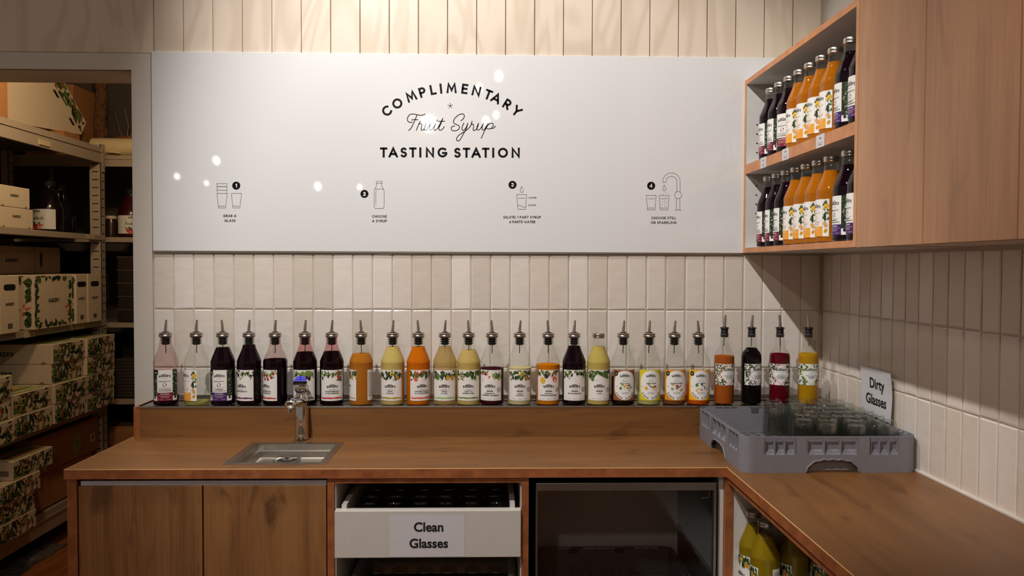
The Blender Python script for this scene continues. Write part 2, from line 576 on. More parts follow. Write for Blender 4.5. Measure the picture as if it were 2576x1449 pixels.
GL = {
    'A': (0.92, [[(0, 0), (0.46, 1), (0.92, 0)], [(0.17, 0.30), (0.75, 0.30)]]),
    'B': (0.58, [[(0, 0), (0, 1), (0.25, 1)] + arcp(0.27, 0.76, 0.25, 0.24, 90, -90, 7) + [(0, 0.52)], [(0.27, 0.52)] + arcp(0.3, 0.26, 0.28, 0.26, 90, -90, 7) + [(0, 0)]]),
    'C': (0.88, [arcp(0.5, 0.5, 0.5, 0.5, 48, 312, 15)]),
    'D': (0.80, [[(0, 0), (0, 1), (0.3, 1)] + arcp(0.32, 0.5, 0.48, 0.5, 90, -90, 11) + [(0, 0)]]),
    'E': (0.52, [[(0.52, 1), (0, 1), (0, 0), (0.52, 0)], [(0, 0.52), (0.46, 0.52)]]),
    'F': (0.50, [[(0.5, 1), (0, 1), (0, 0)], [(0, 0.52), (0.44, 0.52)]]),
    'G': (0.94, [arcp(0.5, 0.5, 0.5, 0.5, 50, 345, 15) + [(0.96, 0.44), (0.56, 0.44)]]),
    'H': (0.74, [[(0, 0), (0, 1)], [(0.74, 0), (0.74, 1)], [(0, 0.5), (0.74, 0.5)]]),
    'I': (0.0, [[(0, 0), (0, 1)]]),
    'J': (0.4, [[(0.4, 1), (0.4, 0.25)] + arcp(0.17, 0.25, 0.23, 0.25, 0, -130, 6)]),
    'K': (0.66, [[(0, 0), (0, 1)], [(0.6, 1), (0.02, 0.48), (0.66, 0)]]),
    'L': (0.48, [[(0, 1), (0, 0), (0.48, 0)]]),
    'M': (1.0, [[(0, 0), (0.12, 1), (0.5, 0.22), (0.88, 1), (1.0, 0)]]),
    'N': (0.78, [[(0, 0), (0, 1), (0.78, 0), (0.78, 1)]]),
    'O': (1.0, [arcp(0.5, 0.5, 0.5, 0.5, 90, 450, 21)]),
    'P': (0.58, [[(0, 0), (0, 1), (0.28, 1)] + arcp(0.3, 0.72, 0.28, 0.28, 90, -90, 8) + [(0, 0.44)]]),
    'R': (0.62, [[(0, 0), (0, 1), (0.28, 1)] + arcp(0.3, 0.72, 0.28, 0.28, 90, -90, 8) + [(0, 0.44)], [(0.26, 0.44), (0.62, 0)]]),
    'S': (0.56, [arcp(0.28, 0.755, 0.26, 0.245, 40, 250, 10) + arcp(0.28, 0.255, 0.28, 0.255, 70, -145, 10)]),
    'T': (0.66, [[(0, 1), (0.66, 1)], [(0.33, 1), (0.33, 0)]]),
    'U': (0.72, [[(0, 1), (0, 0.36)] + arcp(0.36, 0.36, 0.36, 0.36, 180, 360, 10) + [(0.72, 1)]]),
    'V': (0.84, [[(0, 1), (0.42, 0), (0.84, 1)]]),
    'W': (1.2, [[(0, 1), (0.3, 0), (0.6, 0.8), (0.9, 0), (1.2, 1)]]),
    'X': (0.7, [[(0, 0), (0.7, 1)], [(0, 1), (0.7, 0)]]),
    'Y': (0.80, [[(0, 1), (0.4, 0.46), (0.8, 1)], [(0.4, 0.46), (0.4, 0)]]),
    'Z': (0.66, [[(0, 1), (0.66, 1), (0, 0), (0.66, 0)]]),
    '1': (0.26, [[(0, 0.8), (0.26, 1), (0.26, 0)]]),
    '2': (0.56, [arcp(0.28, 0.7, 0.27, 0.3, 160, -35, 9) + [(0, 0), (0.56, 0)]]),
    '3': (0.54, [arcp(0.26, 0.75, 0.25, 0.25, 150, -90, 9), arcp(0.26, 0.26, 0.28, 0.26, 90, -150, 9)]),
    '4': (0.66, [[(0.48, 0), (0.48, 1), (0, 0.28), (0.66, 0.28)]]),
    '5': (0.54, [[(0.5, 1), (0.08, 1), (0.04, 0.56)] + arcp(0.24, 0.32, 0.3, 0.32, 110, -150, 9)]),
    '6': (0.58, [[(0.45, 1), (0.04, 0.42)] + arcp(0.29, 0.29, 0.29, 0.29, 150, 510, 15)]),
    '9': (0.58, [[(0.13, 0), (0.54, 0.58)] + arcp(0.29, 0.71, 0.29, 0.29, -30, 330, 15)]),
    '0': (0.6, [arcp(0.3, 0.5, 0.3, 0.5, 90, 450, 17)]),
    ':': (0.0, [[(0, 0.06), (0, 0.16)], [(0, 0.6), (0, 0.7)]]),
    '.': (0.0, [[(0, 0), (0, 0.1)]]),
    "'": (0.0, [[(0, 1), (0, 0.74)]]),
    '&': (0.7, [[(0.7, 0), (0.12, 0.72)] + arcp(0.3, 0.8, 0.18, 0.2, 180, 0, 7) + [(0.1, 0.42)] + arcp(0.27, 0.24, 0.25, 0.24, 150, 330, 7) + [(0.66, 0.45)]]),
    '/': (0.4, [[(0, 0), (0.4, 1)]]),
    '-': (0.3, [[(0, 0.45), (0.3, 0.45)]]),
}


def stroke(pts, w, closed=False):
    """polyline -> list of quads with mitred joints and square ends"""
    P = [Vector((p[0], p[1])) for p in pts]
    if len(P) > 2 and (P[0] - P[-1]).length < 1e-6:
        closed = True
        P = P[:-1]
    n = len(P)
    if n < 2:
        return []
    L, R = [], []
    for i in range(n):
        a = P[i] - P[i - 1] if (i > 0 or closed) else P[1] - P[0]
        b = P[(i + 1) % n] - P[i] if (i < n - 1 or closed) else P[-1] - P[-2]
        a = a.normalized() if a.length > 1e-9 else b.normalized()
        b = b.normalized() if b.length > 1e-9 else a
        t = a + b
        t = t.normalized() if t.length > 0.2 else a
        nn = Vector((-t.y, t.x))
        k = max(0.45, abs(nn.dot(Vector((-a.y, a.x)))))
        off = nn * (w / 2) / k
        p = P[i].copy()
        if not closed and i == 0:
            p -= b * w * 0.5
        if not closed and i == n - 1:
            p += a * w * 0.5
        L.append(p + off)
        R.append(p - off)
    m = n if closed else n - 1
    return [(L[i], R[i], R[(i + 1) % n], L[(i + 1) % n]) for i in range(m)]


def text_width(s, cap, w, track):
    x = 0
    for ch in s:
        if ch == ' ':
            x += cap * 0.42
        else:
            x += GL[ch][0] * (cap - w) + w + track
    return x - track


def glyph_quads(ch, x, y, cap, w):
    s = cap - w
    out = []
    for ln in GL[ch][1]:
        out += stroke([(x + w / 2 + p * s, y + w / 2 + q * s) for p, q in ln], w)
    return out


class Art:
    """flat print collected as coloured polygons in (u, v), wrapped onto a surface at build time"""

    def __init__(self, wrap):
        self.wrap = wrap
        self.mb = MB()

    def poly(self, pts, col, lay=1):
        self.mb.add([self.wrap(p[0], p[1], lay) for p in pts], [tuple(range(len(pts)))], pal(col))

    def quads(self, qs, col, lay=1):
        for q in qs:
            self.poly(q, col, lay)

    def cols(self, u0, u1, lo, hi, col, lay=0, step=2.0):
        n = max(1, int(math.ceil((u1 - u0) / step)))
        vs, fs = [], []
        for i in range(n + 1):
            u = u0 + (u1 - u0) * i / n
            vs += [self.wrap(u, lo(u), lay), self.wrap(u, hi(u), lay)]
        for i in range(n):
            fs.append((2 * i, 2 * i + 2, 2 * i + 3, 2 * i + 1))
        self.mb.add(vs, fs, pal(col))

    def rect(self, u0, u1, v0, v1, col, lay=0, step=2.5):
        self.cols(u0, u1, lambda u: v0, lambda u: v1, col, lay, step)

    def ell(self, cx, cy, rx, ry, col, lay=2, n=12, rot=0.0):
        c, s = cos(rot), sin(rot)
        self.poly([(cx + rx * cos(2 * pi * i / n) * c - ry * sin(2 * pi * i / n) * s, cy + rx * cos(2 * pi * i / n) * s + ry * sin(2 * pi * i / n) * c) for i in range(n)], col, lay)

    def ring(self, cx, cy, r, w, col, lay=2, n=20):
        self.quads(stroke(arcp(cx, cy, r, r, 0, 360, n), w), col, lay)

    def leaf(self, x, y, ln, wd, ang, col, lay=2):
        c, s = cos(ang), sin(ang)
        pts = []
        for t, w in ((0, 0), (0.25, 0.8), (0.5, 1), (0.78, 0.6), (1, 0), (0.78, -0.6), (0.5, -1), (0.25, -0.8)):
            p, q = t * ln, w * wd / 2
            pts.append((x + p * c - q * s, y + p * s + q * c))
        self.poly(pts, col, lay)

    def clipleaf(self, x, y, ln, wd, ang, col, lay, b):
        c, s = cos(ang), sin(ang)
        pts = []
        for t, w in ((0, 0), (0.25, 0.8), (0.5, 1), (0.78, 0.6), (1, 0), (0.78, -0.6), (0.5, -1), (0.25, -0.8)):
            p, q = t * ln, w * wd / 2
            pts.append((min(b[1], max(b[0], x + p * c - q * s)), min(b[3], max(b[2], y + p * s + q * c))))
        self.poly(pts, col, lay)

    def text(self, s, cx, cy, cap, w, col='ink', lay=2, track=None, width=None, arc=None, slant=0):
        track = cap * 0.16 if track is None else track
        tw = text_width(s, cap, w, track)
        if width and len(s) > 1:
            track += (width - tw) / (len(s) - 1)
            if track < cap * 0.04:
                k = width / (tw + (cap * 0.06 - cap * 0.16) * 0)
                kx = width / text_width(s, cap, w, cap * 0.12)
                track = cap * 0.12
                return self._text(s, cx, cy, cap, w, col, lay, track, arc, kx)
        return self._text(s, cx, cy, cap, w, col, lay, track, arc, 1.0)

    def _text(self, s, cx, cy, cap, w, col, lay, track, arc, kx):
        tw = text_width(s, cap, w, track) * kx
        x = -tw / 2
        for ch in s:
            if ch == ' ':
                x += cap * 0.42 * kx
                continue
            gw = (GL[ch][0] * (cap - w) + w) * kx
            qs = glyph_quads(ch, 0, 0, cap, w)
            for q in qs:
                pts = []
                for p in q:
                    px, py = x + p.x * kx, p.y
                    if arc:
                        a = (x + gw / 2) / arc
                        ox = px - (x + gw / 2)
                        pts.append((cx + sin(a) * (arc + py) + ox * cos(a), cy - arc + cos(a) * (arc + py) - ox * sin(a)))
                    else:
                        pts.append((cx + px, cy - cap / 2 + py))
                self.poly(pts, col, lay)
            x += gw + track * kx

    def line(self, pts, w, col='ink', lay=2):
        self.quads(stroke(pts, w), col, lay)

    def logo(self, cx, cy, width, col='ink', lay=3):
        cap = width * 0.235
        self.text("BARKER'S", cx, cy - 0.6 * width / 34, cap, cap * 0.25, col, lay, width=width, arc=width * 2.2)
        k = width / 34
        self.line([(cx - 10 * k, cy + 6.0 * k), (cx - 6 * k, cy + 9.2 * k), (cx - 2 * k, cy + 8.4 * k), (cx + 3 * k, cy + 10.4 * k), (cx + 10 * k, cy + 6.0 * k)], 1.2 * k, col, lay)
        self.line([(cx - 6 * k, cy + 6.3 * k), (cx - 1 * k, cy + 7.0 * k), (cx + 6 * k, cy + 6.3 * k)], 1.0 * k, col, lay)
        self.line([(cx - 9 * k, cy - 5.6 * k), (cx - 3 * k, cy - 6.9 * k), (cx + 3 * k, cy - 6.9 * k), (cx + 9 * k, cy - 5.6 * k)], 0.7 * k, col, lay)

    def mesh(self, name):
        return self.mb.mesh(name, False, False)


def cyl_wrap(R, z0):
    def f(u, v, lay):
        a = u / R
        r = R + 0.35 + lay * 0.13
        return (r * sin(a) * 0.001, -r * cos(a) * 0.001, (z0 + v) * 0.001)
    return f


GREENS = ['leaf', 'leaf2', 'leafd', 'leaf', 'leafp']


def foliage(a, u0, u1, v1, depth, n, rnd, cols=None, lay=2, size=(9, 16)):
    """leaves hanging from the top edge of a label"""
    cols = cols or GREENS
    n = int(n * 2.3)
    for i in range(n):
        u = u0 + (u1 - u0) * (i + rnd.random()) / n
        v = v1 - rnd.random() * depth * (1.0 if i % 4 == 0 else 0.55)
        ln = rnd.uniform(*size)
        a.clipleaf(u, v, ln, ln * rnd.uniform(0.34, 0.5), rnd.uniform(-2.7, -0.4), rnd.choice(cols), lay + (i % 4) * 0.4, (u0, u1, v1 - depth, v1))


def berries(a, cx, cy, rnd, col='berry', n=9, r=1.7, w=5, h=9, lay=4):
    for i in range(n):
        t = i / n
        a.ell(cx + rnd.uniform(-1, 1) * w * (1 - t) * 0.7, cy - t * h, r, r, col if rnd.random() < 0.75 else 'berry2', lay + 0.2 * (i % 3), 8)


def lab_fruit(a, w, h, spec, rnd):
    hw = w / 2
    a.rect(-hw, hw, 0, h, 'paper', 0, 2.5)
    style, lines, band = spec['fruit'], spec['lines'], spec.get('band')
    if style == 'grape':
        foliage(a, -hw, hw, h, 30, 16, rnd, ['leaf2', 'leaf', 'leafp', 'leafd'])
        for cx, cy in ((-hw + 5, h - 20), (-10, h - 12), (8, h - 10), (hw - 8, h - 16), (hw - 18, h - 8)):
            berries(a, cx, cy, rnd)
    elif style == 'raspberry':
        foliage(a, -hw, hw, h, 26, 14, rnd, ['leaf2', 'leaf', 'leafp'])
        for cx, cy in ((-hw + 6, h - 14), (-16, h - 14)):
            berries(a, cx, cy, rnd)
        for cx, cy in ((-6, h - 20), (6, h - 18), (0, h - 30), (12, h - 30), (24, h - 24), (30, h - 12)):
            a.ell(cx, cy, 4.0, 5.0, 'red', 4, 10)
    elif style == 'plum':
        foliage(a, -hw, hw, h, 26, 14, rnd, ['leaf2', 'leaf', 'leafp', 'moss'])
        for cx, cy in ((0, h - 12), (14, h - 10), (26, h - 14)):
            a.ell(cx, cy, 7, 8, 'moss', 4, 12)
        a.ell(20, h - 28, 5, 7, 'plum', 4, 12)
        a.ell(12, h - 24, 5, 6, 'plum', 4, 12)
        berries(a, -22, h - 12, rnd)
    elif style == 'cranberry':
        foliage(a, -hw, hw, h, 26, 14, rnd, ['leaf2', 'leaf', 'leafp'])
        for cx, cy in ((-hw + 8, h - 24), (-12, h - 16), (2, h - 14)):
            berries(a, cx, cy, rnd)
        for cx, cy in ((22, h - 10), (28, h - 26), (20, h - 24)):
            a.ell(cx, cy, 4.6, 5.4, 'red', 4, 10)
            foliage(a, cx - 6, cx + 6, cy - 2, 9, 4, rnd)
    elif style in ('lemon', 'citrus', 'lime', 'orange', 'elder'):
        foliage(a, -hw, hw, h, 34, 20, rnd, ['leafd', 'leaf', 'leafd', 'leaf2'], size=(10, 19))
        fr = {'lemon': [(6, h - 12, 'lemon'), (24, h - 24, 'lemond')], 'citrus': [(-22, h - 26, 'lime'), (12, h - 26, 'lemon'), (28, h - 26, 'lemond')],
              'lime': [(-24, h - 30, 'lime'), (-12, h - 10, 'lime'), (14, h - 12, 'lime'), (26, h - 22, 'leaf')],
              'orange': [(-22, h - 30, 'coral'), (-18, h - 12, 'orange'), (4, h - 8, 'orange')],
              'elder': [(4, h - 14, 'lime'), (22, h - 26, 'lime'), (28, h - 10, 'leaf')]}[style]
        for cx, cy, c in fr:
            a.ell(cx, cy, 6.2, 7.2, c, 4, 12, 0.2)
        if style == 'elder':
            for i in range(26):
                a.ell(-24 + rnd.uniform(-7, 9), h - 16 + rnd.uniform(-16, 12), 1.8, 1.8, 'cream', 4, 6)
        if style in ('lemon', 'orange'):
            sx = -22 if style == 'lemon' else 12
            for i in range(4):
                a.line([(sx - 8 + i, h - 36 + i * 3), (sx + 10 + i, h - 26 + i * 3)], 0.8, 'stem', 4)
    elif style == 'rhubarb':
        foliage(a, -hw, -4, h, 16, 7, rnd, ['leaf2', 'leaf'])
        for cx, cy in ((-26, h - 12), (-14, h - 14)):
            a.ell(cx, cy, 4, 5, 'red', 4, 10)
        for i in range(4):
            a.line([(-28 + i, h - 40 + i * 4), (-4 + i, h - 26 + i * 2), (14, h - 18)], 3.0, 'pink', 4 + i * 0.2)
        foliage(a, 8, hw, h - 6, 28, 9, rnd, ['leaf2', 'leafp', 'leaf'], 4, (12, 18))
    elif style == 'tropical':
        foliage(a, -hw, hw, h, 22, 14, rnd, ['leafd', 'leaf', 'leaf2'])
        a.ell(-20, h - 34, 9, 11, 'mango', 4, 14)
        a.ell(-8, h - 20, 7, 7.5, 'plum', 4.3, 12)
        a.ell(20, h - 30, 8.5, 9, 'coral', 4, 12)
        a.ell(18, h - 10, 6, 6, 'orange', 3.6, 12)
    cx = spec.get('cx', 0)
    a.logo(cx, 44, 33)
    y = 30.5
    if spec.get('seal'):
        a.ring(31, 36, 6.4, 2.4, 'greyseal', 3, 16)
        a.ring(31, 36, 2.2, 1.4, 'greyseal', 3, 10)
        a.rect(cx - 11, cx + 11, 29, 33, 'ribbon', 2)
        y = 23.5
    else:
        a.rect(cx - 17, cx + 17, 34.2, 34.9, 'grey', 2)
    for s in lines:
        wd = min(58, len(s) * 3.3)
        a.text(s, cx, y, 3.9, 0.95, 'ink', 3, width=wd)
        y -= 6.2
    if band:
        n = 24
        a.cols(-hw + 3, hw - 3, lambda u: 6.5 + 0.5 * sin(u * 0.3), lambda u: 11.2 - 0.7 * sin(u * 0.21 + 1) - max(0, (u - hw + 14)) * 0.12, band, 2)
    else:
        for k in (-1, 0, 1):
            a.rect(k * 20 - 7, k * 20 + 7, 5.4, 6.1, 'grey', 2)


def lab_immunity(a, w, h, spec, rnd):
    hw = w / 2
    c, fruit = spec['band'], spec['fruit']
    a.rect(-hw, hw, 0, h, 'paper', 0, 2.5)
    b = (-hw, hw, 0, h)
    for side in (-1, 1):
        u0, u1 = (-hw, -24) if side < 0 else (24, hw)
        if fruit == 'berry':
            a.rect(u0, u1, 16, h, 'leafd', 1)
            for i in range(30):
                v = rnd.uniform(18, h - 4)
                u = rnd.uniform(u0 + 2, u1 - 2)
                k = rnd.random()
                if k < 0.45:
                    a.ell(u, v, 2.6, 2.6, 'berry', 3 + 0.03 * i, 8)
                elif k < 0.75:
                    a.clipleaf(u, v, 8, 4, rnd.uniform(0, 6), rnd.choice(['leaf', 'leaf2']), 2 + 0.03 * i, (u0, u1, 4, h))
                else:
                    a.ell(u, v, 1.5, 1.5, 'paper', 3 + 0.03 * i, 6)
            a.ell((u0 + u1) / 2, 12, 3.8, 4.4, 'berry', 4, 10)
        else:
            for i in range(22):
                v = h - i * 3.2
                a.clipleaf(rnd.uniform(u0 + 2, u1 - 2), v, 11, 4.5, rnd.uniform(0, 6), rnd.choice(['leafd', 'leaf', 'leaf2']), 2 + 0.03 * i, (u0, u1, 30, h))
            a.ell((u0 + u1) / 2, h - 20, 6, 8, 'lemon', 4, 12)
            a.ell((u0 + u1) / 2 - 2, h - 48, 3, 12, 'leafd', 4, 10)
            for k in (0, 1, 2):
                a.ell((u0 + u1) / 2 + k * 2 - 3, 36 - 4 * k, 5, 3.4, 'ginger', 4.2 + 0.1 * k, 10, 0.6)
            a.ell((u0 + u1) / 2, 15, 4, 6, 'lemond', 4, 10, -0.5)
    a.rect(-24, 24, 27, h, 'paper', 5)
    a.rect(-24, 24, 0, 27, c, 5)
    tc = 'goldtxt' if fruit == 'lemon' else 'ink'
    a.logo(0, 78, 33, 'ink', 6)
    a.text('IMMUNITY', 0, 63, 4.6, 1.0, tc, 6, width=33)
    a.ell(0, 51.5, 6, 6, c if fruit != 'lemon' else 'gold', 6, 16)
    a.quads(stroke(arcp(0, 51.5, 2.6, 2.6, 60, 300, 8), 1.0), 'white', 7)
    a.rect(-18, 18, 42.4, 42.9, tc, 6)
    for i, s in enumerate(spec['lines']):
        a.text(s, 0, 38 - i * 5.4, 3.2, 0.8, tc, 6, width=min(42, len(s) * 2.6))
    a.text(spec.get('tag', 'DAILY DEFENCE'), 0, 22.5, 2.6, 0.65, 'white', 6, width=26)
    for v, k in ((17, 20), (13.5, 14), (10.5, 12)):
        a.rect(-k, k, v, v + 0.7, 'peach', 6)
    a.rect(-20, -4, 4.2, 5.0, 'peach', 6)
    a.rect(6, 20, 4.2, 5.0, 'peach', 6)
    if spec.get('badge'):
        a.rect(-36, -20, h - 15, h, 'black', 7)
        a.rect(-33, -23, h - 8, h - 7, 'white', 7.5)
        a.rect(-33, -23, h - 11, h - 10, 'white', 7.5)


def lab_soda(a, w, h, spec, rnd):
    hw = w / 2
    a.rect(-hw, hw, 0, h, spec['band'], 0, 2.5)
    rx, c0, c1 = 36, 38, h - 38

    def hi(u):
        return c1 + 36 * sqrt(max(0, 1 - (u / rx) ** 2))

    def lo(u):
        return c0 - 36 * sqrt(max(0, 1 - (u / rx) ** 2))
    a.cols(-rx, rx, lo, hi, 'white', 1, 1.6)
    a.logo(0, h - 22, 30)
    a.line([(-9, h - 37), (-6, h - 33), (-4, h - 37), (0, h - 34), (3, h - 37), (8, h - 35)], 0.8, 'ink', 3)
    a.text(spec['lines'][0], 0, h - 43.5, 4.4, 0.95, 'ink', 3, width=min(40, len(spec['lines'][0]) * 4.0))
    for x, y, c, rx2, ry2 in spec['bits']:
        a.ell(x, y, rx2, ry2, c, 3 + 0.02 * abs(x), 12, 0.3)
    for i in range(5):
        a.leaf(rnd.uniform(-4, 18), rnd.uniform(36, 48), 8, 3.2, rnd.uniform(-1, 3), rnd.choice(['leaf', 'leafd']), 4)
    a.rect(-33, -26, 45, 46, 'ink', 3)
    a.rect(26, 33, 45, 46, 'ink', 3)
    a.text('CLASSIC', 0, 25, 3.0, 0.7, 'ink', 3, width=21)
    s = 'SODA SYRUP'
    Rr = 31.0
    for i, ch in enumerate(s):
        if ch == ' ':
            continue
        ang = radians(-62 + 124 * i / (len(s) - 1))
        gw = GL[ch][0] * 4.3 + 1.3
        for q in glyph_quads(ch, -gw / 2, -2.8, 5.6, 1.3):
            a.poly([(sin(ang) * (Rr - p.y) + p.x * cos(ang), 38 - cos(ang) * (Rr - p.y) + p.x * sin(ang)) for p in q], 'ink', 3)
    if spec.get('badge'):
        a.ell(-30, h - 12, 7, 8, 'black', 4, 16)
        a.rect(-33, -27, h - 10.5, h - 9.3, 'white', 4.5)
        a.rect(-33, -27, h - 14.5, h - 13.3, 'white', 4.5)


def lab_diamond(a, w, h, spec, rnd):
    hw = w / 2
    a.rect(-hw, hw, 0, h, 'paper', 0, 2.5)
    for i in range(150):
        side = rnd.choice((-1, 1))
        u = side * rnd.uniform(12, hw - 1)
        v = rnd.uniform(2, h - 2)
        if abs(u) / 30 + abs(v - h / 2) / (h / 2) < 0.92:
            continue
        a.clipleaf(u, v, rnd.uniform(8, 13), rnd.uniform(3, 5), rnd.uniform(0, 6.3), rnd.choice(['leafd', 'leaf', 'leaf2', 'leafd', spec['acc']]), 1 + 0.012 * i, (-hw, hw, 0, h))

    def dia(k, col, lay):
        a.cols(-31 * k, 31 * k, lambda u: h / 2 - (h / 2 + 1) * k * (1 - abs(u) / (31 * k)) * 0.98, lambda u: h / 2 + (h / 2 + 1) * k * (1 - abs(u) / (31 * k)) * 0.98, col, lay, 1.6)
    dia(1.0, spec['band'], 3)
    dia(0.90, 'white', 4)
    a.logo(0, h / 2 + 13, 30, 'ink', 5)
    a.rect(-7, 7, h / 2 + 1.5, h / 2 + 2.3, 'ink', 5)
    y = h / 2 - 4
    for s in spec['lines']:
        a.text(s, 0, y, 2.7, 0.7, 'ink', 5, width=min(38, len(s) * 2.3))
        y -= 4.4
    a.ring(0, 13, 2.4, 0.8, spec['band'], 5, 12)


LABFN = {'fruit': lab_fruit, 'immunity': lab_immunity, 'soda': lab_soda, 'diamond': lab_diamond}
LABCACHE = {}


def label_mesh(key, spec, R, z0, w, h):
    if key in LABCACHE:
        return LABCACHE[key]
    a = Art(cyl_wrap(R, z0))
    LABFN[spec['style']](a, w, h, spec, random.Random(hash(key) % 1000 if False else sum(map(ord, key))))
    LABCACHE[key] = a.mesh('label')
    return LABCACHE[key]


# ------------------------------------------------------------------ bottles
SQ = [(30, 0), (36, 1), (38.3, 4), (38.6, 8), (38.6, 120), (38.4, 136), (38.9, 140), (38.2, 143), (36.4, 149), (33.0, 158), (28.8, 168), (24.6, 178), (21.2, 188), (19.3, 198), (18.4, 208), (18.0, 216), (18.0, 224)]
SL = [(26, 0), (31, 1.5), (32.6, 5), (32.6, 60), (32.6, 150), (32.4, 158), (31.0, 166), (27.2, 173.5), (22.0, 179), (17.6, 185), (15.6, 192), (14.8, 202), (13.8, 222), (13.6, 226), (14.8, 227), (14.8, 231), (13.4, 233)]


def rad_at(prof, z):
    for (r0, z0), (r1, z1) in zip(prof, prof[1:]):
        if z0 <= z <= z1:
            return r0 + (r1 - r0) * (z - z0) / max(1e-6, z1 - z0)
    return prof[-1][0]


MESH = {}


def cached(key, fn):
    if key not in MESH:
        MESH[key] = fn()
    return MESH[key]


def body_mesh(slim, mt):
    def f():
        b = MB()
        prof = SL if slim else SQ
        b.lathe([(r * 0.001, z * 0.001) for r, z in prof], mt, 32, caps=False)
        r, _ = prof[0]
        b.lathe([(r * 0.001, 0), (0.012, 0.004), (0.002, 0.007)], mt, 32, caps=False)
        return b.mesh('body', True)
    return cached(('body', slim, mt.name), f)


def liquid_mesh(slim, level, mt):
    def f():
        prof = SL if slim else SQ
        p = [(0.5, 3), (max(1, prof[0][0] - 1), 2.5)]
        for r, z in prof[1:]:
            if 3.5 < z < level - 1:
                p.append((r - 0.45, z))
        if level < 10:
            p.append((rad_at(prof, 7) - 0.45, 7))
        rl = rad_at(prof, level) - 0.45
        p += [(rl, level), (0.5, level + 0.05)]
        b = MB()
        b.lathe([(r * 0.001, z * 0.001) for r, z in p], mt, 32)
        return b.mesh('liquid', True)
    return cached(('liq', slim, level, mt.name), f)


def cap_mesh():
    def f():
        b = MB()
        n = 40
        b.lathe([(0.0185, 0.2185), (0.0203, 0.2195), (0.0206, 0.2225), (0.0199, 0.224), (0.0206, 0.2255), (0.0206, 0.231), (0.0196, 0.2335), (0.016, 0.2342), (0.0155, 0.2336)], M_CAPSTEEL, n)
        return b.mesh('cap', True)
    return cached('cap', f)


def collar_mesh():
    def f():
        b = MB()
        b.lathe([(0.0178, 0.2215), (0.0202, 0.2215), (0.0212, 0.2235), (0.0208, 0.227), (0.0190, 0.229), (0.0200, 0.2305), (0.0200, 0.2335), (0.0180, 0.2350), (0.0085, 0.2352), (0.0085, 0.2330)], M_CAPSTEEL, 36)
        return b.mesh('collar', True)
    return cached('collar', f)


def stopper_mesh(slim):
    def f():
        b = MB()
        if slim:
            p = [(0.0095, 0.222), (0.0122, 0.2225), (0.0126, 0.232), (0.0126, 0.2335), (0.0118, 0.2345), (0.0118, 0.2395), (0.0112, 0.2405), (0.0118, 0.2415), (0.0118, 0.2435), (0.0112, 0.2445), (0.0118, 0.2455), (0.0118, 0.2475), (0.0108, 0.249), (0.0155, 0.2515), (0.0150, 0.2535), (0.0060, 0.2565)]
        else:
            p = [(0.0085, 0.1955), (0.0115, 0.196)]
            for i in range(4):
                z = 0.1985 + i * 0.0062
                r = 0.0152 + i * 0.0005
                p += [(0.0112, z), (r, z + 0.0012), (r, z + 0.0024), (0.0112, z + 0.0036)]
            p += [(0.0120, 0.2235), (0.0120, 0.236), (0.0068, 0.2385)]
        b.lathe(p, M_RUBBER, 28)
        if slim:
            b.lathe([(0.0122, 0.2300), (0.0134, 0.2304), (0.0134, 0.2322), (0.0122, 0.2326)], M_CAPSTEEL, 28)
        return b.mesh('stopper', False)
    return cached(('stop', slim), f)


def pourer_mesh(slim):
    def f():
        b = MB()
        z = 0.2545 if slim else 0.2365
        L = 0.041 if slim else 0.040
        pts = [(0, 0, z), (0, 0, z + 0.012), (0.0010, 0, z + 0.020), (0.0028, 0, z + L)]
        b.tube(pts, [0.0052, 0.0050, 0.0045, 0.0032], M_STEEL, 14)
        return b.mesh('pourer_spout', True)
    return cached(('pour', slim), f)


def tube_mesh(slim):
    def f():
        b = MB()
        if slim:
            b.tube([(0, 0, 0.2230), (0.002, 0, 0.192)], 0.0016, M_STEELD, 8)
        else:
            b.tube([(0, 0, 0.1965), (0.002, 0, 0.168)], 0.0016, M_STEELD, 8)
        return b.mesh('air_tube', True)
    return cached(('tube', slim), f)


def bottle(name, label, loc, liq, level, labkey, spec, rot=0.0, slim=False, top='pour', lean=(0.1, 0), glass=None, group=None, rz=0.0, back=False):
    t = thing(name, label, 'bottle', loc, rz, group)
    put('body', body_mesh(slim, glass or M_GLASS), t)
    if liq is not None:
        put('liquid', liquid_mesh(slim, level, liq), t)
    R = 32.6 if slim else 38.6
    if slim:
        lm = label_mesh(labkey, spec, R, 66, 96, 70)
    elif spec['style'] == 'soda':
        lm = label_mesh(labkey, spec, R, 17, 84, 100)
    else:
        lm = label_mesh(labkey, spec, R, 17, 83, 100)
    put('label', lm, t, rot=(0, 0, rot))
    if back:
        def f():
            a = Art(cyl_wrap(R, 17))
            a.rect(-13, 13, 0, 100, 'paper', 0)
            for i in range(16):
                a.rect(-10, 10, 88 - i * 5, 89.6 - i * 5, 'grey', 1)
            return a.mesh('back_label')
        put('back_label', cached('backlab', f), t, rot=(0, 0, rot + radians(136)))
    if top == 'pour':
        if not slim:
            put('collar', collar_mesh(), t)
        put('stopper', stopper_mesh(slim), t)
        put('pourer_spout', pourer_mesh(slim), t, rot=(0, 0, lean[1]))
        put('air_tube', tube_mesh(slim), t, rot=(0, 0, lean[1] + 2.0))
    elif top == 'cap':
        put('cap', cap_mesh(), t)
    return t


# ------------------------------------------------------------------ setting
fl = MB()
fl.box(-4.2, 2.2, -7.0, 3.2, -0.05, 0.0, M_STOREFLOOR)
struct('floor', fl)
ce = MB()
ce.box(-4.2, 2.2, -14.0, 0.2, 4.0, 4.05, mat('dark_shop_ceiling', (70, 64, 58), 0.9))
struct('ceiling', ce)

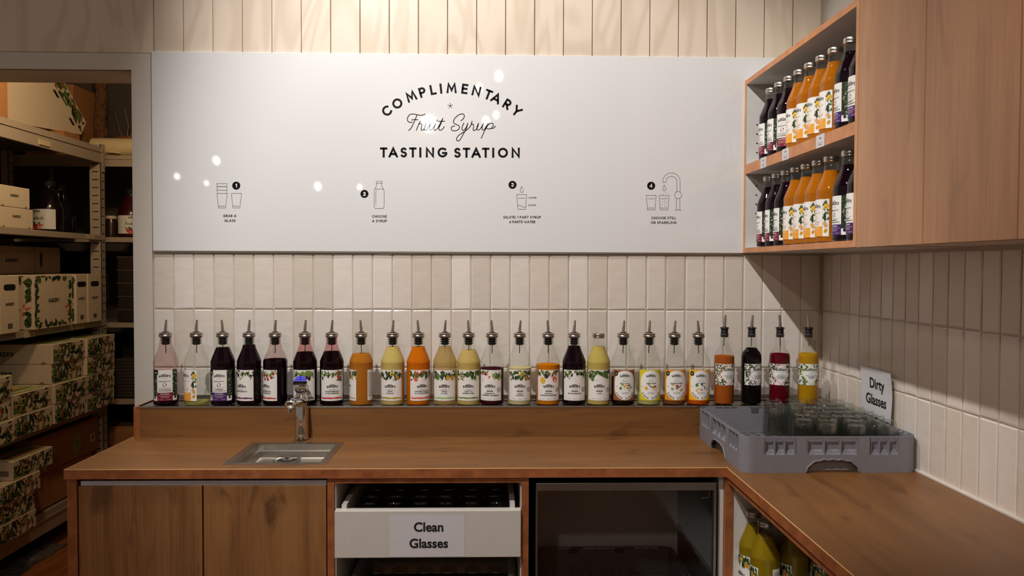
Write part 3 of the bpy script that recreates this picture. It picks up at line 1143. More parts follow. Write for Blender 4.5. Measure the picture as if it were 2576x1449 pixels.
wb = MB()
wb.box(-1.2276, 1.30, 0.004, 0.19, 0.0, 4.0, M_GROUT)
wb.box(-4.0, -1.2276, 0.004, 0.19, 2.1165, 4.0, M_PLASTER)
wb.box(-4.0, -2.15, 0.004, 0.19, 0.0, 2.1165, M_PLASTER)
wall_back = struct('wall_back', wb)

wr = MB()
wr.box(1.1640, 1.30, -4.0, 0.004, 0.0, 2.10, M_GROUT)
wr.box(1.1640, 1.30, -4.0, 0.004, 2.10, 4.0, M_PLASTER)
wall_right = struct('wall_right', wr)

# store room shell
sr = MB()
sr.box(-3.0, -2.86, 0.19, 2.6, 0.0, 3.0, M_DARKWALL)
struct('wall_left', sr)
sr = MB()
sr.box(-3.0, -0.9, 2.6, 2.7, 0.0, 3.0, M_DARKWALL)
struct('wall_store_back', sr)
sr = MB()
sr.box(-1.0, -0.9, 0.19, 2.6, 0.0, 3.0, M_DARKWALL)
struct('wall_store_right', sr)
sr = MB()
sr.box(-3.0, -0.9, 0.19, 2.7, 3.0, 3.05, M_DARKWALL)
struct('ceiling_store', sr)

# tiles: slightly uneven handmade-look glazed tiles, one object each
P, X0 = 0.0681, -1.1610


def tile_mesh(k, h):
    def f():
        rnd = random.Random(100 + k)
        w, d = P - 0.0030, 0.0075
        bm = bmesh.new()
        nx, nz = 3, 5
        g = []
        for i in range(nx + 1):
            for j in range(nz + 1):
                u, v = i / nx, j / nz
                edge = (i in (0, nx)) or (j in (0, nz))
                y = 0.0 if not edge else 0.0014
                uu = 0.05 + 0.9 * u if False else u
                x = w * (-0.5 + (0.0 if i == 0 else 1.0 if i == nx else (0.07 if i == 1 else 0.93)))
                z = h * (0.0 if j == 0 else 1.0 if j == nz else (0.02, 0.35, 0.68, 0.98)[j - 1])
                y += rnd.uniform(-0.0006, 0.0006)
                if edge:
                    x += rnd.uniform(-0.0005, 0.0005)
                    z += rnd.uniform(-0.0005, 0.0005)
                g.append(bm.verts.new((x, y, z)))
        q = lambda i, j: g[i * (nz + 1) + j]
        for i in range(nx):
            for j in range(nz):
                bm.faces.new((q(i, j), q(i + 1, j), q(i + 1, j + 1), q(i, j + 1)))
        ring = [q(i, 0) for i in range(nx + 1)] + [q(nx, j) for j in range(1, nz + 1)] + [q(i, nz) for i in range(nx - 1, -1, -1)] + [q(0, j) for j in range(nz - 1, 0, -1)]
        bk = [bm.verts.new((v.co.x, d, v.co.z)) for v in ring]
        n = len(ring)
        for i in range(n):
            bm.faces.new((ring[i], bk[i], bk[(i + 1) % n], ring[(i + 1) % n]))
        me = bpy.data.meshes.new('tile')
        bmesh.ops.recalc_face_normals(bm, faces=bm.faces)
        bm.to_mesh(me)
        bm.free()
        me.materials.append(tile_mat())
        return me
    return cached(('tile', k, h), f)


ROWS_B = [(1.0020, 0.0966), (1.1020, 0.1985), (1.3038, 0.1925)]
for r, (z, h) in enumerate(ROWS_B):
    for i in range(34):
        put('tile', tile_mesh(RND.randrange(7), h), wall_back, (X0 + P * (i + 0.5), 0.0, z))
ROWS_R = [(0.9020, 0.1966), (1.1020, 0.1985), (1.3038, 0.1925)]
for r, (z, h) in enumerate(ROWS_R):
    for i in range(30):
        put('tile', tile_mesh(RND.randrange(7), h), wall_right, (1.1600, -0.006 - P * (i + 0.5), z), (0, 0, -pi / 2))

# lime-washed tongue-and-groove boards above the sign
JX = [-1.1510 + 0.09975 * i for i in range(24)]
for i in range(23):
    x1 = min(JX[i + 1], 1.1600)
    put('board', boxmesh('board', JX[i] + 0.0016, x1 - 0.0016, -0.004, 0.008, 2.172, 3.6, M_PANELWALL, 0.0012), wall_back)
for x0, x1 in ((-2.4, -1.153),):
    put('board', boxmesh('board', x0, x1, -0.004, 0.008, 2.1750, 3.6, M_PANELWALL, 0.0012), wall_back)

# white door surround
t1 = MB()
t1.box(-1.2276, -1.1625, -0.006, 0.012, 0.0, 2.1735, M_TRIM, 0.0015)
t1.box(-2.2, -1.2276, -0.006, 0.012, 2.1165, 2.1735, M_TRIM, 0.0015)
struct('trim_1', t1)
t2 = MB()
t2.box(-2.15, -1.2276, 0.012, 0.19, 2.1155, 2.1180, M_TRIM)
t2.box(-1.2290, -1.2266, 0.012, 0.19, 0.0, 2.1165, M_TRIM)
struct('trim_2', t2)
t3 = MB()
t3.box(-1.1583, 0.874, -0.0075, 0.004, 1.4965, 1.5015, M_STEEL)
struct('trim_3', t3)
t4 = MB()
t4.box(1.1535, 1.1640, -1.95, -0.19, 0.9000, 0.9045, M_PLASTER)
struct('trim_4', t4)

# ------------------------------------------------------------------ glossy sign
H9 = [0.0013402334387752092, 3.7230207731255884e-06, -1.660299571598249, -1.4208331652332262e-05, -0.001360339161501245, 2.3452136081404142, -1.3011075945378947e-05, -1.3942078448473625e-05]  # homography from image pixels to the sign plane, for the solved camera


def art(px, py):
    """image pixels of the sign artwork -> metres on the panel, by the plane homography"""
    d = H9[6] * px + H9[7] * py + 1
    return ((H9[0] * px + H9[1] * py + H9[2]) / d, (H9[3] * px + H9[4] * py + H9[5]) / d)


SGN = thing('wall_sign', 'wide glossy white tasting station sign panel with black lettering above the tiles', 'sign', (-0.14, 0, 1.502))
OX, OZ = -0.14, 1.502
M_SIGN = mat('gloss_white_acrylic', (230, 229, 228), 0.30, spec=0.5, coat=1.0, noise=0.0)
pn = MB()
pn.box(-1.1583 - OX, 1.1590 - OX, -0.0095, -0.0010, 0.0, 0.6774, M_SIGN, 0.0012)
put('panel', pn.mesh('panel'), SGN)


def signwrap(px, py, lay):
    x, z = art(px, py)
    return (x - OX, -0.0097 - 0.0001 * lay, z - OZ)


class SignArt(Art):
    def line(self, pts, w, col='ink', lay=0):
        self.quads(stroke([(p[0], -p[1]) for p in pts], w), col, lay)


def sart():
    return SignArt(lambda u, v, lay: signwrap(u, -v, lay))


def smooth_curve(pts, n=6):
    out = []
    P_ = [pts[0]] + list(pts) + [pts[-1]]
    for i in range(1, len(P_) - 2):
        p0, p1, p2, p3 = P_[i - 1], P_[i], P_[i + 1], P_[i + 2]
        for k in range(n):
            t = k / n
            out.append(tuple(0.5 * ((2 * p1[j]) + (-p0[j] + p2[j]) * t + (2 * p0[j] - 5 * p1[j] + 4 * p2[j] - p3[j]) * t * t + (-p0[j] + 3 * p1[j] - 3 * p2[j] + p3[j]) * t ** 3) for j in (0, 1)))
    out.append(tuple(pts[-1]))
    return out


def letter(a, ch, cx, cy, cap, w, ang=0.0, kx=1.0):
    gw = GL[ch][0] * (cap - w) + w
    c, s = cos(ang), sin(ang)
    for q in glyph_quads(ch, -gw / 2, -cap / 2, cap, w):
        a.poly([(cx + p.x * kx * c + p.y * s, cy - p.x * kx * s + p.y * c) for p in q], 'ink', 0)


# heading, arched
a = sart()
K, X9, Y9 = 5.573, 930, 160
for ch, x in zip('COMPLIMENTARY', (240, 387, 580, 740, 888, 998, 1148, 1333, 1497, 1662, 1775, 1930, 2062)):
    cyc = 343 + 1454 - sqrt(1454 ** 2 - (x - 1150) ** 2)
    ang = asin((x - 1150) / 1454)
    letter(a, ch, X9 + x / K, -(Y9 + cyc / K), 25.6, 5.3, ang)
put('heading_word', a.mesh('heading_word'), SGN)
a = sart()
for ch, x in zip('TASTING', (196, 330, 477, 605, 710, 845, 1018)):
    letter(a, ch, X9 + x / K, -(Y9 + 1246 / K), 25.4, 5.4)
put('heading_word', a.mesh('heading_word'), SGN)
a = sart()
for ch, x in zip('STATION', (1230, 1357, 1492, 1626, 1732, 1868, 2047)):
    letter(a, ch, X9 + x / K, -(Y9 + 1250 / K), 25.4, 5.4)
put('heading_word', a.mesh('heading_word'), SGN)
a = sart()
for k in range(5):
    an = radians(90 + 72 * k)
    a.quads(stroke([(X9 + 1130 / K, -(Y9 + 592 / K)), (X9 + 1130 / K + 6.4 * cos(an), -(Y9 + 592 / K) + 6.4 * sin(an))], 1.3), 'ink', 0)
put('star', a.mesh('star'), SGN)

SCRIPT = [
    [(775, 708), (740, 722), (690, 722), (640, 712), (590, 706), (555, 722), (532, 760), (530, 795), (550, 820), (580, 824), (597, 820)],
    [(660, 728), (640, 780), (610, 845), (580, 905), (548, 936)], [(590, 790), (630, 785), (675, 788)],
    [(655, 935), (672, 890), (695, 835), (708, 812)], [(690, 852), (715, 842), (733, 856), (724, 900), (724, 930), (745, 932), (768, 905), (790, 842)],
    [(790, 842), (770, 895), (768, 930), (800, 925), (832, 880), (850, 845)], [(850, 845), (838, 905), (850, 932), (880, 915), (925, 845)],
    [(925, 845), (905, 895), (905, 935), (935, 925), (962, 890), (1025, 770)], [(940, 805), (950, 790)],
    [(1025, 770), (995, 850), (970, 905), (980, 932), (1015, 925), (1045, 885)], [(965, 810), (1050, 808)],
    [(1280, 800), (1310, 775), (1328, 735), (1310, 707), (1265, 712), (1215, 745), (1180, 790), (1178, 830), (1210, 852), (1250, 870), (1258, 900), (1235, 930), (1190, 943), (1155, 935), (1143, 905), (1160, 880), (1190, 875)],
    [(1320, 835), (1300, 880), (1295, 925), (1320, 932), (1355, 890), (1375, 838)],
    [(1375, 838), (1355, 910), (1320, 975), (1285, 1040), (1250, 1083), (1222, 1078), (1220, 1045), (1250, 1005), (1300, 970), (1340, 945), (1390, 905), (1432, 845)],
    [(1435, 810), (1425, 850), (1450, 850), (1457, 880), (1450, 930), (1475, 935), (1510, 895), (1525, 838)],
    [(1525, 838), (1505, 890), (1510, 930), (1545, 920), (1580, 870), (1592, 840)], [(1592, 840), (1575, 900), (1585, 932), (1610, 920), (1640, 870)],
    [(1660, 835), (1640, 890), (1600, 965), (1565, 1045)], [(1632, 905), (1660, 860), (1695, 838), (1728, 842), (1728, 880), (1700, 910), (1660, 915), (1640, 908)], [(1700, 910), (1735, 905), (1762, 878)]]
for part in (SCRIPT[:11], SCRIPT[11:]):
    a = sart()
    for ln in part:
        a.line([(X9 + x / K, Y9 + y / K) for x, y in smooth_curve(ln, 5)], 2.1)
    put('script_word', a.mesh('script_word'), SGN)


def icon(name, ox, lines, w=0.9, dots=(), rings=()):
    a = sart()
    for ln in lines:
        a.line([(ox + x / 4.77, 420 + y / 4.77) for x, y in ln], w)
    for x, y in dots:
        a.ell(ox + x / 4.77, -(420 + y / 4.77), 0.9, 0.9, 'ink', 0, 8)
    for x, y, r in rings:
        a.quads(stroke(arcp(ox + x / 4.77, -(420 + y / 4.77), r / 4.77, r / 4.77, 0, 360, 24), w), 'ink', 0)
    put(name, a.mesh(name), SGN)


def cup(x0, x1, y0, y1, taper, line=None, base=True):
    L = [[(x0, y0), (x1, y0), (x1 - taper, y1), (x0 + taper, y1), (x0, y0)]]
    if base:
        L.append([(x0 + taper, y1 - 22), (x1 - taper - 10, y1 - 22)])
    if line:
        L.append([(x0 + 20, line), (x1 - 20, line)])
    return L


def drop(x, y0, y1, r):
    return smooth_curve([(x, y0), (x - r * 0.55, y0 + (y1 - y0) * 0.4), (x - r, y1 - r), (x - r * 0.6, y1 - r * 0.2), (x, y1), (x + r * 0.6, y1 - r * 0.2), (x + r, y1 - r), (x + r * 0.55, y0 + (y1 - y0) * 0.4), (x, y0)], 4)


icon('step_icon', 500, [[(216, 200), (338, 200), (338, 236), (222, 236), (216, 200)], [(218, 238), (338, 238), (338, 278), (224, 278), (218, 238)], [(220, 278), (338, 278), (338, 318), (226, 318), (220, 278)]] + cup(218, 342, 318, 492, 20) + cup(390, 514, 318, 492, 22))
icon('step_icon', 500, [[(2130, 172), (2200, 172), (2200, 196), (2130, 196), (2130, 172)], [(2134, 200), (2134, 222), (2118, 258), (2106, 288), (2106, 480), (2118, 498), (2212, 498), (2224, 480), (2224, 288), (2212, 258), (2196, 222), (2196, 200)],
     smooth_curve([(2118, 264), (2138, 262), (2155, 270), (2178, 262), (2212, 268)], 4), [(2132, 280), (2126, 300), (2126, 440)], [(2127, 455), (2127, 460)]])
icon('step_icon', 1200, cup(475, 597, 332, 508, 16, 374, False) + [smooth_curve([(492, 464), (510, 460), (535, 474), (560, 483), (580, 480)], 5), drop(536, 232, 304, 20)])
icon('step_icon', 1200, cup(2030, 2150, 342, 516, 16, 382) + cup(2185, 2304, 342, 516, 14, 382) + [drop(2246, 214, 286, 20),
     [(2229, 184), (2231, 150)] + [(2333 + 104 * cos(radians(t)), 172 - 100 * sin(radians(t))) for t in range(172, -1, -12)] + [(2436, 184), (2436, 298)],
     [(2229, 186), (2266, 186)], [(2266, 184), (2270, 158)] + [(2333 + 64 * cos(radians(t)), 172 - 60 * sin(radians(t))) for t in range(170, -1, -12)] + [(2397, 184), (2397, 298)],
     [(2393, 378), (2393, 515)], [(2433, 378), (2433, 515)], [(2370, 517), (2450, 517)]],
     dots=[(2264, 306), (2234, 326), (2264, 362), (2224, 422), (2251, 408), (2272, 426), (2247, 441), (2216, 455), (2260, 465)], rings=[(2413, 338, 42)])
for n, x, y in (('1', 594.3, 467), ('2', 916.8, 487.8), ('3', 1289.3, 465), ('4', 1638, 467.3)):
    a = sart()
    a.ell(x, -y, 10.2, 10.2, 'ink', 0, 28)
    gw = GL[n][0] * 7.4 + 2.2
    for q in glyph_quads(n, x - gw / 2, -y - 4.8, 9.6, 2.2):
        a.poly([(p.x, p.y) for p in q], 'white', 1)
    put('step_number', a.mesh('step_number'), SGN)
for lines in ((('GRAB A', 578, 543, 33), ('GLASS', 578.5, 555, 28)), (('CHOOSE', 954.5, 544.5, 37), ('A SYRUP', 954.5, 556, 37)),
              (('DILUTE: 1 PART SYRUP', 1313.7, 546.5, 93), ('6 PARTS WATER', 1314, 558.3, 64)), (('CHOOSE STILL', 1669.5, 548.3, 62), ('OR SPARKLING', 1669.5, 560, 64)),
              (('WATER', 1339.5, 497.5, 20, 4.2), ('SYRUP', 1339, 516.3, 19, 4.2))):
    a = sart()
    for ln in lines:
        cap = ln[4] if len(ln) > 4 else 6.6
        a.text(ln[0], ln[1], -ln[2], cap, cap * 0.2, 'ink', 0, width=ln[3])
    put('caption', a.mesh('caption'), SGN)

# ------------------------------------------------------------------ worktop, ledge, base cabinets
WT = thing('worktop', 'continuous L-shaped oak laminate worktop with striped edge band', 'worktop', (0, -0.3, 0.874))
SX0, SX1, SY0, SY1 = -0.735, -0.470, -0.531, -0.280
b = MB()
for (x0, x1, y0, y1) in ((-1.1529, SX0, -0.5835, 0.0), (SX1, 1.1600, -0.5835, 0.0), (SX0, SX1, -0.5835, SY0), (SX0, SX1, SY1, 0.0)):
    b.box(x0, x1, y0 + 0.3, y1 + 0.3, 0.0, 0.026, M_OAK_X)
put('main_slab', b.mesh('main_slab'), WT)
b = MB()
b.box(0.6525, 1.1600, -1.95 + 0.3, -0.5840 + 0.3, 0.0, 0.026, M_OAK_Y)
put('return_slab', b.mesh('return_slab'), WT)
for x0, x1, y0, y1 in ((-1.1529, 0.6505, -0.5860, -0.5835), (0.6505, 0.6525, -1.95, -0.5835), (-1.1540, -1.1529, -0.5860, 0.0)):
    b = MB()
    b.box(x0, x1, y0 + 0.3, y1 + 0.3, 0.0, 0.0247, M_PLY_Z)
    b.box(x0, x1, y0 + 0.3, y1 + 0.3, 0.0247, 0.0262, M_EDGE_LIP)
    put('edge_band', b.mesh('edge_band'), WT)

LG = thing('bottle_ledge', 'raised oak ledge behind worktop with steel drip tray on top', 'ledge', (0, -0.1, 0.9))
b = MB()
b.box(-1.1265, 1.158, -0.0925, -0.0775, 0.0, 0.0990, M_OAK_X)
put('front_panel', b.mesh('front_panel'), LG)
b = MB()
b.box(-1.1455, -1.1265, -0.0930, 0.0985, 0.0, 0.0990, M_PLY_X)
put('end_panel', b.mesh('end_panel'), LG)
b = MB()
b.box(-1.1265, 1.158, -0.0775, 0.0985, 0.085, 0.0965, M_WHITE)
put('top_board', b.mesh('top_board'), LG)
TR = MB()
TR.box(-1.138, 1.156, -0.0925, 0.0900, 0.0972, 0.0990, mat('tray_steel', (150, 145, 138), 0.22, 1.0, noise=0.05))
TR.box(-1.138, 1.156, -0.0940, -0.0920, 0.0950, 0.1012, M_STEEL, 0.0006)
TR.box(-1.138, 1.156, 0.0860, 0.0900, 0.0990, 0.1080, M_STEEL, 0.001)
TR.box(-1.138, 1.156, 0.0200, 0.0235, 0.0990, 0.1020, M_STEEL, 0.001)
put('drip_tray', TR.mesh('drip_tray'), LG)

BC = thing('base_cabinet', 'oak double-door base cabinet under the sink end of the counter', 'cabinet', (-0.8, -0.29, 0))
c_ = (-0.8, -0.29)


def cbx(n, par, cx, cy, cz, x0, x1, y0, y1, z0, z1, mt, bev=0.0, label=None):
    b = MB()
    b.box(x0 - cx, x1 - cx, y0 - cy, y1 - cy, z0 - cz, z1 - cz, mt, bev)
    return put(n, b.mesh(n), par, label=label)


cbx('end_panel', BC, -0.8, -0.29, 0, -1.1500, -1.1240, -0.578, -0.02, 0.0, 0.8735, M_PLY_X)
cbx('door', BC, -0.8, -0.29, 0, -1.1205, -0.7882, -0.577, -0.559, 0.105, 0.8520, M_OAK_DOOR, 0.001)
cbx('door', BC, -0.8, -0.29, 0, -0.7842, -0.4515, -0.577, -0.559, 0.105, 0.8520, M_OAK_DOOR, 0.001)
cbx('finger_rail', BC, -0.8, -0.29, 0, -1.1150, -0.4510, -0.574, -0.560, 0.8535, 0.8655, mat('pale_grey_rail', (196, 196, 204), 0.4))
cbx('toe_kick', BC, -0.8, -0.29, 0, -1.1240, -0.4510, -0.52, -0.505, 0.0, 0.100, M_BLACK)
cbx('carcass', BC, -0.8, -0.29, 0, -1.1230, -0.4515, -0.525, -0.03, 0.100, 0.140, M_WHITE)

DU = thing('drawer_cabinet', 'open base cabinet with pull-out glass drawers and striped oak frame', 'cabinet', (-0.17, -0.29, 0))
cbx('divider', DU, -0.17, -0.29, 0, -0.4480, -0.4290, -0.578, -0.02, 0.0, 0.8735, M_PLY_X)
cbx('divider', DU, -0.17, -0.29, 0, 0.0845, 0.1035, -0.578, -0.02, 0.0, 0.8735, M_PLY_X)
cbx('top_rail', DU, -0.17, -0.29, 0, -0.4285, 0.0842, -0.578, -0.02, 0.8580, 0.8735, M_PLY_Z)
cbx('side_lining', DU, -0.17, -0.29, 0, -0.4288, -0.4255, -0.570, -0.03, 0.05, 0.8575, M_CABWHITE)
cbx('side_lining', DU, -0.17, -0.29, 0, 0.0810, 0.0842, -0.570, -0.03, 0.05, 0.8575, M_CABWHITE)
cbx('back_panel', DU, -0.17, -0.29, 0, -0.4255, 0.0810, -0.05, -0.03, 0.05, 0.8575, M_CARDG)
cbx('base_board', DU, -0.17, -0.29, 0, -0.4285, 0.0842, -0.56, -0.03, 0.03, 0.05, M_CABWHITE)


def drawer(z0, z1, label, pull):
    t = bpy.data.objects.new('drawer', None)
    COL.objects.link(t)
    t.empty_display_size = 0.05
    t.parent = DU
    t['label'] = label
    o = (-0.172, -0.58, z0)
    t.location = (-0.002, -0.29, z0)
    cbx('front', t, *o, -0.4262, 0.0822, -0.592, -0.576, z0, z1, M_WHITE, 0.002)
    cbx('front_lip', t, *o, -0.4262, 0.0822, -0.5765, -0.566, z1 - 0.006, z1 + 0.0005, M_WHITE, 0.001)
    for x0, x1 in ((-0.4100, -0.3960), (0.0520, 0.0660)):
        cbx('side_rail', t, *o, x0, x1, -0.575, -0.09, z0 + 0.004, z1 + 0.012, M_CABWHITE, 0.001)
    cbx('bottom', t, *o, -0.3960, 0.0520, -0.575, -0.09, z0 + 0.004, z0 + 0.012, M_RACKD)
    return t


D1 = drawer(0.6560, 0.7860, 'upper pull-out drawer with plain white front behind the Clean Glasses notice', 0)
D2 = drawer(0.4000, 0.5300, 'lower drawer of tumblers beneath the white-fronted drawer', 0)

# Clean Glasses notice: laminated paper stuck on the drawer front


def fonttext(s, size, bold):
    cu = bpy.data.curves.new('t', 'FONT')
    cu.body = s
    cu.size = size
    cu.align_x = 'CENTER'
    cu.offset = bold
    cu.resolution_u = 4
    o = bpy.data.objects.new('t', cu)
    COL.objects.link(o)
    dg = bpy.context.evaluated_depsgraph_get()
    me = bpy.data.meshes.new_from_object(o.evaluated_get(dg))
    vs = [v.co.copy() for v in me.vertices]
    fs = [tuple(p.vertices) for p in me.polygons]
    bpy.data.objects.remove(o)
    bpy.data.curves.remove(cu)
    bpy.data.meshes.remove(me)
    return vs, fs


def notice(name, label, loc, rz, w, h, words, size, place, curl=0.0):
    t = thing(name, label, 'notice', loc, rz)
    b = MB()
    n = 14
    vs, fs = [], []

    def sh(u, v):
        e = max(0, (u / w + 0.5)) ** 3
        return -curl * (e * (0.35 + 0.65 * abs(v / h - 0.55)) + 0.3 * (v / h) ** 4)
    for i in range(n + 1):
        for j in range(9):
            u, v = -w / 2 + w * i / n, h * j / 8
            vs.append((u, sh(u, v), v))
    for i in range(n):
        for j in range(8):
            k = i * 9 + j
            fs.append((k, k + 9, k + 10, k + 1))
    m_ = len(vs)
    vs2 = vs + [(x, y + 0.0006, z) for x, y, z in vs]
    fs2 = fs + [tuple(m_ + q for q in reversed(f)) for f in fs]
    b.add(vs2, fs2, M_PAPER)
    put('sheet', b.mesh('sheet', True, False), t)
    for s, (cx, cz) in zip(words, place):
        tv, tf = fonttext(s, size, size * 0.026)
        q = MB()
        q.add([(cx + v.x, sh(cx + v.x, cz + v.y) - 0.0006, cz + v.y) for v in tv], tf, M_INK)
        put('lettering', q.mesh('lettering', False, False), t)
    return t


notice('clean_glasses_notice', 'white paper notice reading Clean Glasses stuck on the drawer front', (-0.174, -0.5926, 0.6590), 0, 0.205, 0.1180, ('Clean', 'Glasses'), 0.0352, ((0.004, 0.0705), (0.004, 0.0255)))
notice('dirty_glasses_notice', 'white paper notice reading Dirty Glasses leaning on the tiled right wall', (1.1515, -0.418, 1.0060), -pi / 2, 0.196, 0.1440, ('Dirty', 'Glasses'), 0.0430, ((0.002, 0.0850), (-0.002, 0.0360)), 0.012)

# ------------------------------------------------------------------ undercounter washer cabinet
GW = thing('glass_washer', 'steel framed glasswasher with dark glass front under the counter', 'appliance', (0.377, -0.29, 0.1))
o = (0.377, -0.29, 0.1)
cbx('top_frame', GW, *o, 0.1240, 0.6250, -0.578, -0.560, 0.8350, 0.8560, M_STEELD, 0.001)
cbx('side_frame', GW, *o, 0.1240, 0.1285, -0.578, -0.560, 0.10, 0.8350, M_STEELD)
cbx('side_frame', GW, *o, 0.6180, 0.6250, -0.578, -0.560, 0.10, 0.8350, M_STEELD)
cbx('glass_door', GW, *o, 0.1290, 0.6175, -0.572, -0.567, 0.11, 0.8340, M_PANE)
cbx('back_panel', GW, *o, 0.1300, 0.6300, -0.135, -0.120, 0.10, 0.8560, M_CABWHITE)
cbx('side_wall', GW, *o, 0.1245, 0.1290, -0.559, -0.030, 0.10, 0.8560, M_BLACK)
cbx('side_wall', GW, *o, 0.6250, 0.6300, -0.559, -0.030, 0.10, 0.8560, mat('charcoal_lining', (40, 38, 38), 0.5))
cbx('top_wall', GW, *o, 0.1290, 0.6250, -0.559, -0.030, 0.8480, 0.8560, M_BLACK)
cbx('floor_tray', GW, *o, 0.1290, 0.6250, -0.559, -0.030, 0.10, 0.115, M_STEELD)
b = MB()
b.tube([(0.612 - o[0], -0.555 - o[1], 0.845 - o[2]), (0.612 - o[0], -0.555 - o[1], 0.808 - o[2]), (0.590 - o[0], -0.555 - o[1], 0.806 - o[2])], 0.0016, M_STEEL, 6)
put('rack_bracket', b.mesh('rack_bracket'), GW)
b = MB()
for x in (0.139, 0.606):
    b.box(x - o[0], x + 0.012 - o[0], -0.545 - o[1], -0.14 - o[1], 0.418 - o[2], 0.430 - o[2], M_STEELD)
put('rack_rail', b.mesh('rack_rail'), GW)

GB = thing('corner_gable', 'striped oak gable at inner corner beside the glasswasher', 'panel', (0.66, -0.3, 0))
cbx('gable', GB, 0.66, -0.3, 0, 0.6505, 0.6725, -0.578, -0.03, 0.0, 0.8735, M_PLY_X)
cbx('lining', GB, 0.66, -0.3, 0, 0.6365, 0.6500, -0.560, -0.03, 0.0, 0.8735, M_CABWHITE)

RS = thing('return_shelf', 'open white-lined shelf under the right return of the worktop', 'shelf', (0.90, -1.2, 0.0))
o = (0.90, -1.2, 0.0)
cbx('side_panel', RS, *o, 0.6730, 1.158, -0.575, -0.557, 0.0, 0.8735, M_CABWHITE)
cbx('top_rail', RS, *o, 0.6560, 0.6740, -1.95, -0.5790, 0.8560, 0.8735, M_PLY_Z)
cbx('shelf_board', RS, *o, 0.6600, 1.150, -1.95, -0.5790, 0.5300, 0.5480, M_CABWHITE)
cbx('back_panel', RS, *o, 1.1400, 1.158, -1.95, -0.5790, 0.0, 0.8735, M_CARDG)
cbx('base_board', RS, *o, 0.6600, 1.140, -1.95, -0.5790, 0.08, 0.10, M_CABWHITE)

# ------------------------------------------------------------------ wall cabinets on the right
XC = 0.8763
OS = thing('open_wall_shelf', 'open white-lined wall shelf edged in oak holding two rows of bottles', 'shelf', (1.02, -0.42, 1.5033))
o = (1.02, -0.42, 1.5033)
ZT, ZB = 2.0985, 1.5033
for nme, x0, x1, y0, y1, z0, z1, mt in (
        ('end_panel', XC + 0.001, 1.158, -0.0255, -0.0105, ZB, ZT, M_CABWHITE), ('right_gable', XC + 0.001, 1.158, -0.8500, -0.8345, ZB, ZT, M_CABWHITE),
        ('top_panel', XC + 0.001, 1.158, -0.8345, -0.0255, ZT - 0.0165, ZT, M_CABWHITE), ('bottom_panel', XC + 0.001, 1.158, -0.8345, -0.0255, ZB, ZB + 0.0165, M_CABWHITE),
        ('middle_shelf', XC + 0.001, 1.140, -0.8345, -0.0255, 1.7745, 1.8065, M_CABWHITE), ('back_panel', 1.140, 1.158, -0.8345, -0.0255, ZB + 0.0165, ZT - 0.0165, M_CABWHITE)):
    cbx(nme, OS, *o, x0, x1, y0, y1, z0, z1, mt)
for y0, y1, z0, z1, mt in ((-0.0255, -0.0105, ZB, ZT, M_PLY_UPY), (-0.8500, -0.8345, ZB, ZT, M_PLY_UPY), (-0.8345, -0.0255, ZT - 0.0165, ZT, M_PLY_UP),
                           (-0.8345, -0.0255, ZB, ZB + 0.0165, M_PLY_UP), (-0.8345, -0.0255, 1.7745, 1.8065, M_PLY_UP)):
    cbx('edge_band', OS, *o, XC - 0.0005, XC + 0.0012, y0, y1, z0, z1, mt)
b = MB()
for z in (1.945, 1.913, 1.881, 1.849, 1.735, 1.703, 1.671, 1.639):
    for x in (0.915, 1.10):
        b.prism([(x - o[0] + 0.003 * cos(k * pi / 4), z - o[2] + 0.003 * sin(k * pi / 4)) for k in range(8)], 'y', -0.0259 - o[1], -0.0250 - o[1], M_BLACK)
po = put('peg_holes', b.mesh('peg_holes'), OS)

WC = thing('wall_cabinet', 'oak fronted wall cabinet with tall doors at the right edge', 'cabinet', (1.02, -1.35, 1.5033))
o = (1.02, -1.35, 1.5033)
cbx('carcass', WC, *o, XC + 0.019, 1.158, -1.95, -0.8510, ZB + 0.002, 2.55, M_CABWHITE)
for y1, y0 in ((-0.8520, -1.1385), (-1.1415, -1.4240), (-1.4270, -1.7100)):
    cbx('door', WC, *o, XC - 0.001, XC + 0.018, y0, y1, ZB - 0.002, 2.56, M_OAK_UP, 0.0012)

# ------------------------------------------------------------------ bottles on the ledge
Sy = dict(
    dark=syrup('syrup_dark', (24, 8, 16), 0, 0.1), pale=syrup('syrup_pale_green', (206, 200, 120), 0.55), amber=syrup('syrup_amber', (206, 126, 40)), lemon=syrup('syrup_lemon', (226, 200, 118)),
    orange=syrup('syrup_orange', (232, 122, 10)), clear=syrup('syrup_clear_amber', (226, 196, 132), 0.60), elder=syrup('syrup_elderflower', (228, 200, 120), 0.12), maroon=syrup('syrup_maroon', (74, 18, 30), 0.12),
    barley=syrup('syrup_barley', (224, 208, 156)), tropical=syrup('syrup_tropical', (226, 132, 20)), lime=syrup('syrup_lime', (226, 202, 112), 0.12), cola=syrup('syrup_cola', (28, 16, 12), 0, 0.1),
    lemonade=syrup('syrup_lemonade', (212, 206, 130), 0.2), ginger=syrup('syrup_ginger', (142, 84, 46), 0.1), bitters=syrup('syrup_bitters', (218, 88, 22)), blood=syrup('syrup_blood_orange', (190, 96, 34)),
    black=syrup('syrup_black', (18, 8, 12), 0, 0.1), red=syrup('syrup_red', (112, 12, 30), 0, 0.3), gold=syrup('syrup_gold', (206, 150, 24)), shelfamber=syrup('syrup_shelf_amber', (196, 112, 14)), olive=syrup('syrup_lemon_shaded', (158, 130, 18)))  # olive: lemon syrup with the under-counter shade put into its colour
F = lambda fruit, lines, band=None, seal=False: dict(style='fruit', fruit=fruit, lines=lines, band=band, seal=seal)
IMM_M = dict(style='immunity', fruit='berry', band='maroon', lines=('BLACKCURRANTS', '& BOYSENBERRIES'), badge=True)
IMM_O = dict(style='immunity', fruit='lemon', band='gold', lines=('LEMON GINGER', '& KAWAKAWA'))
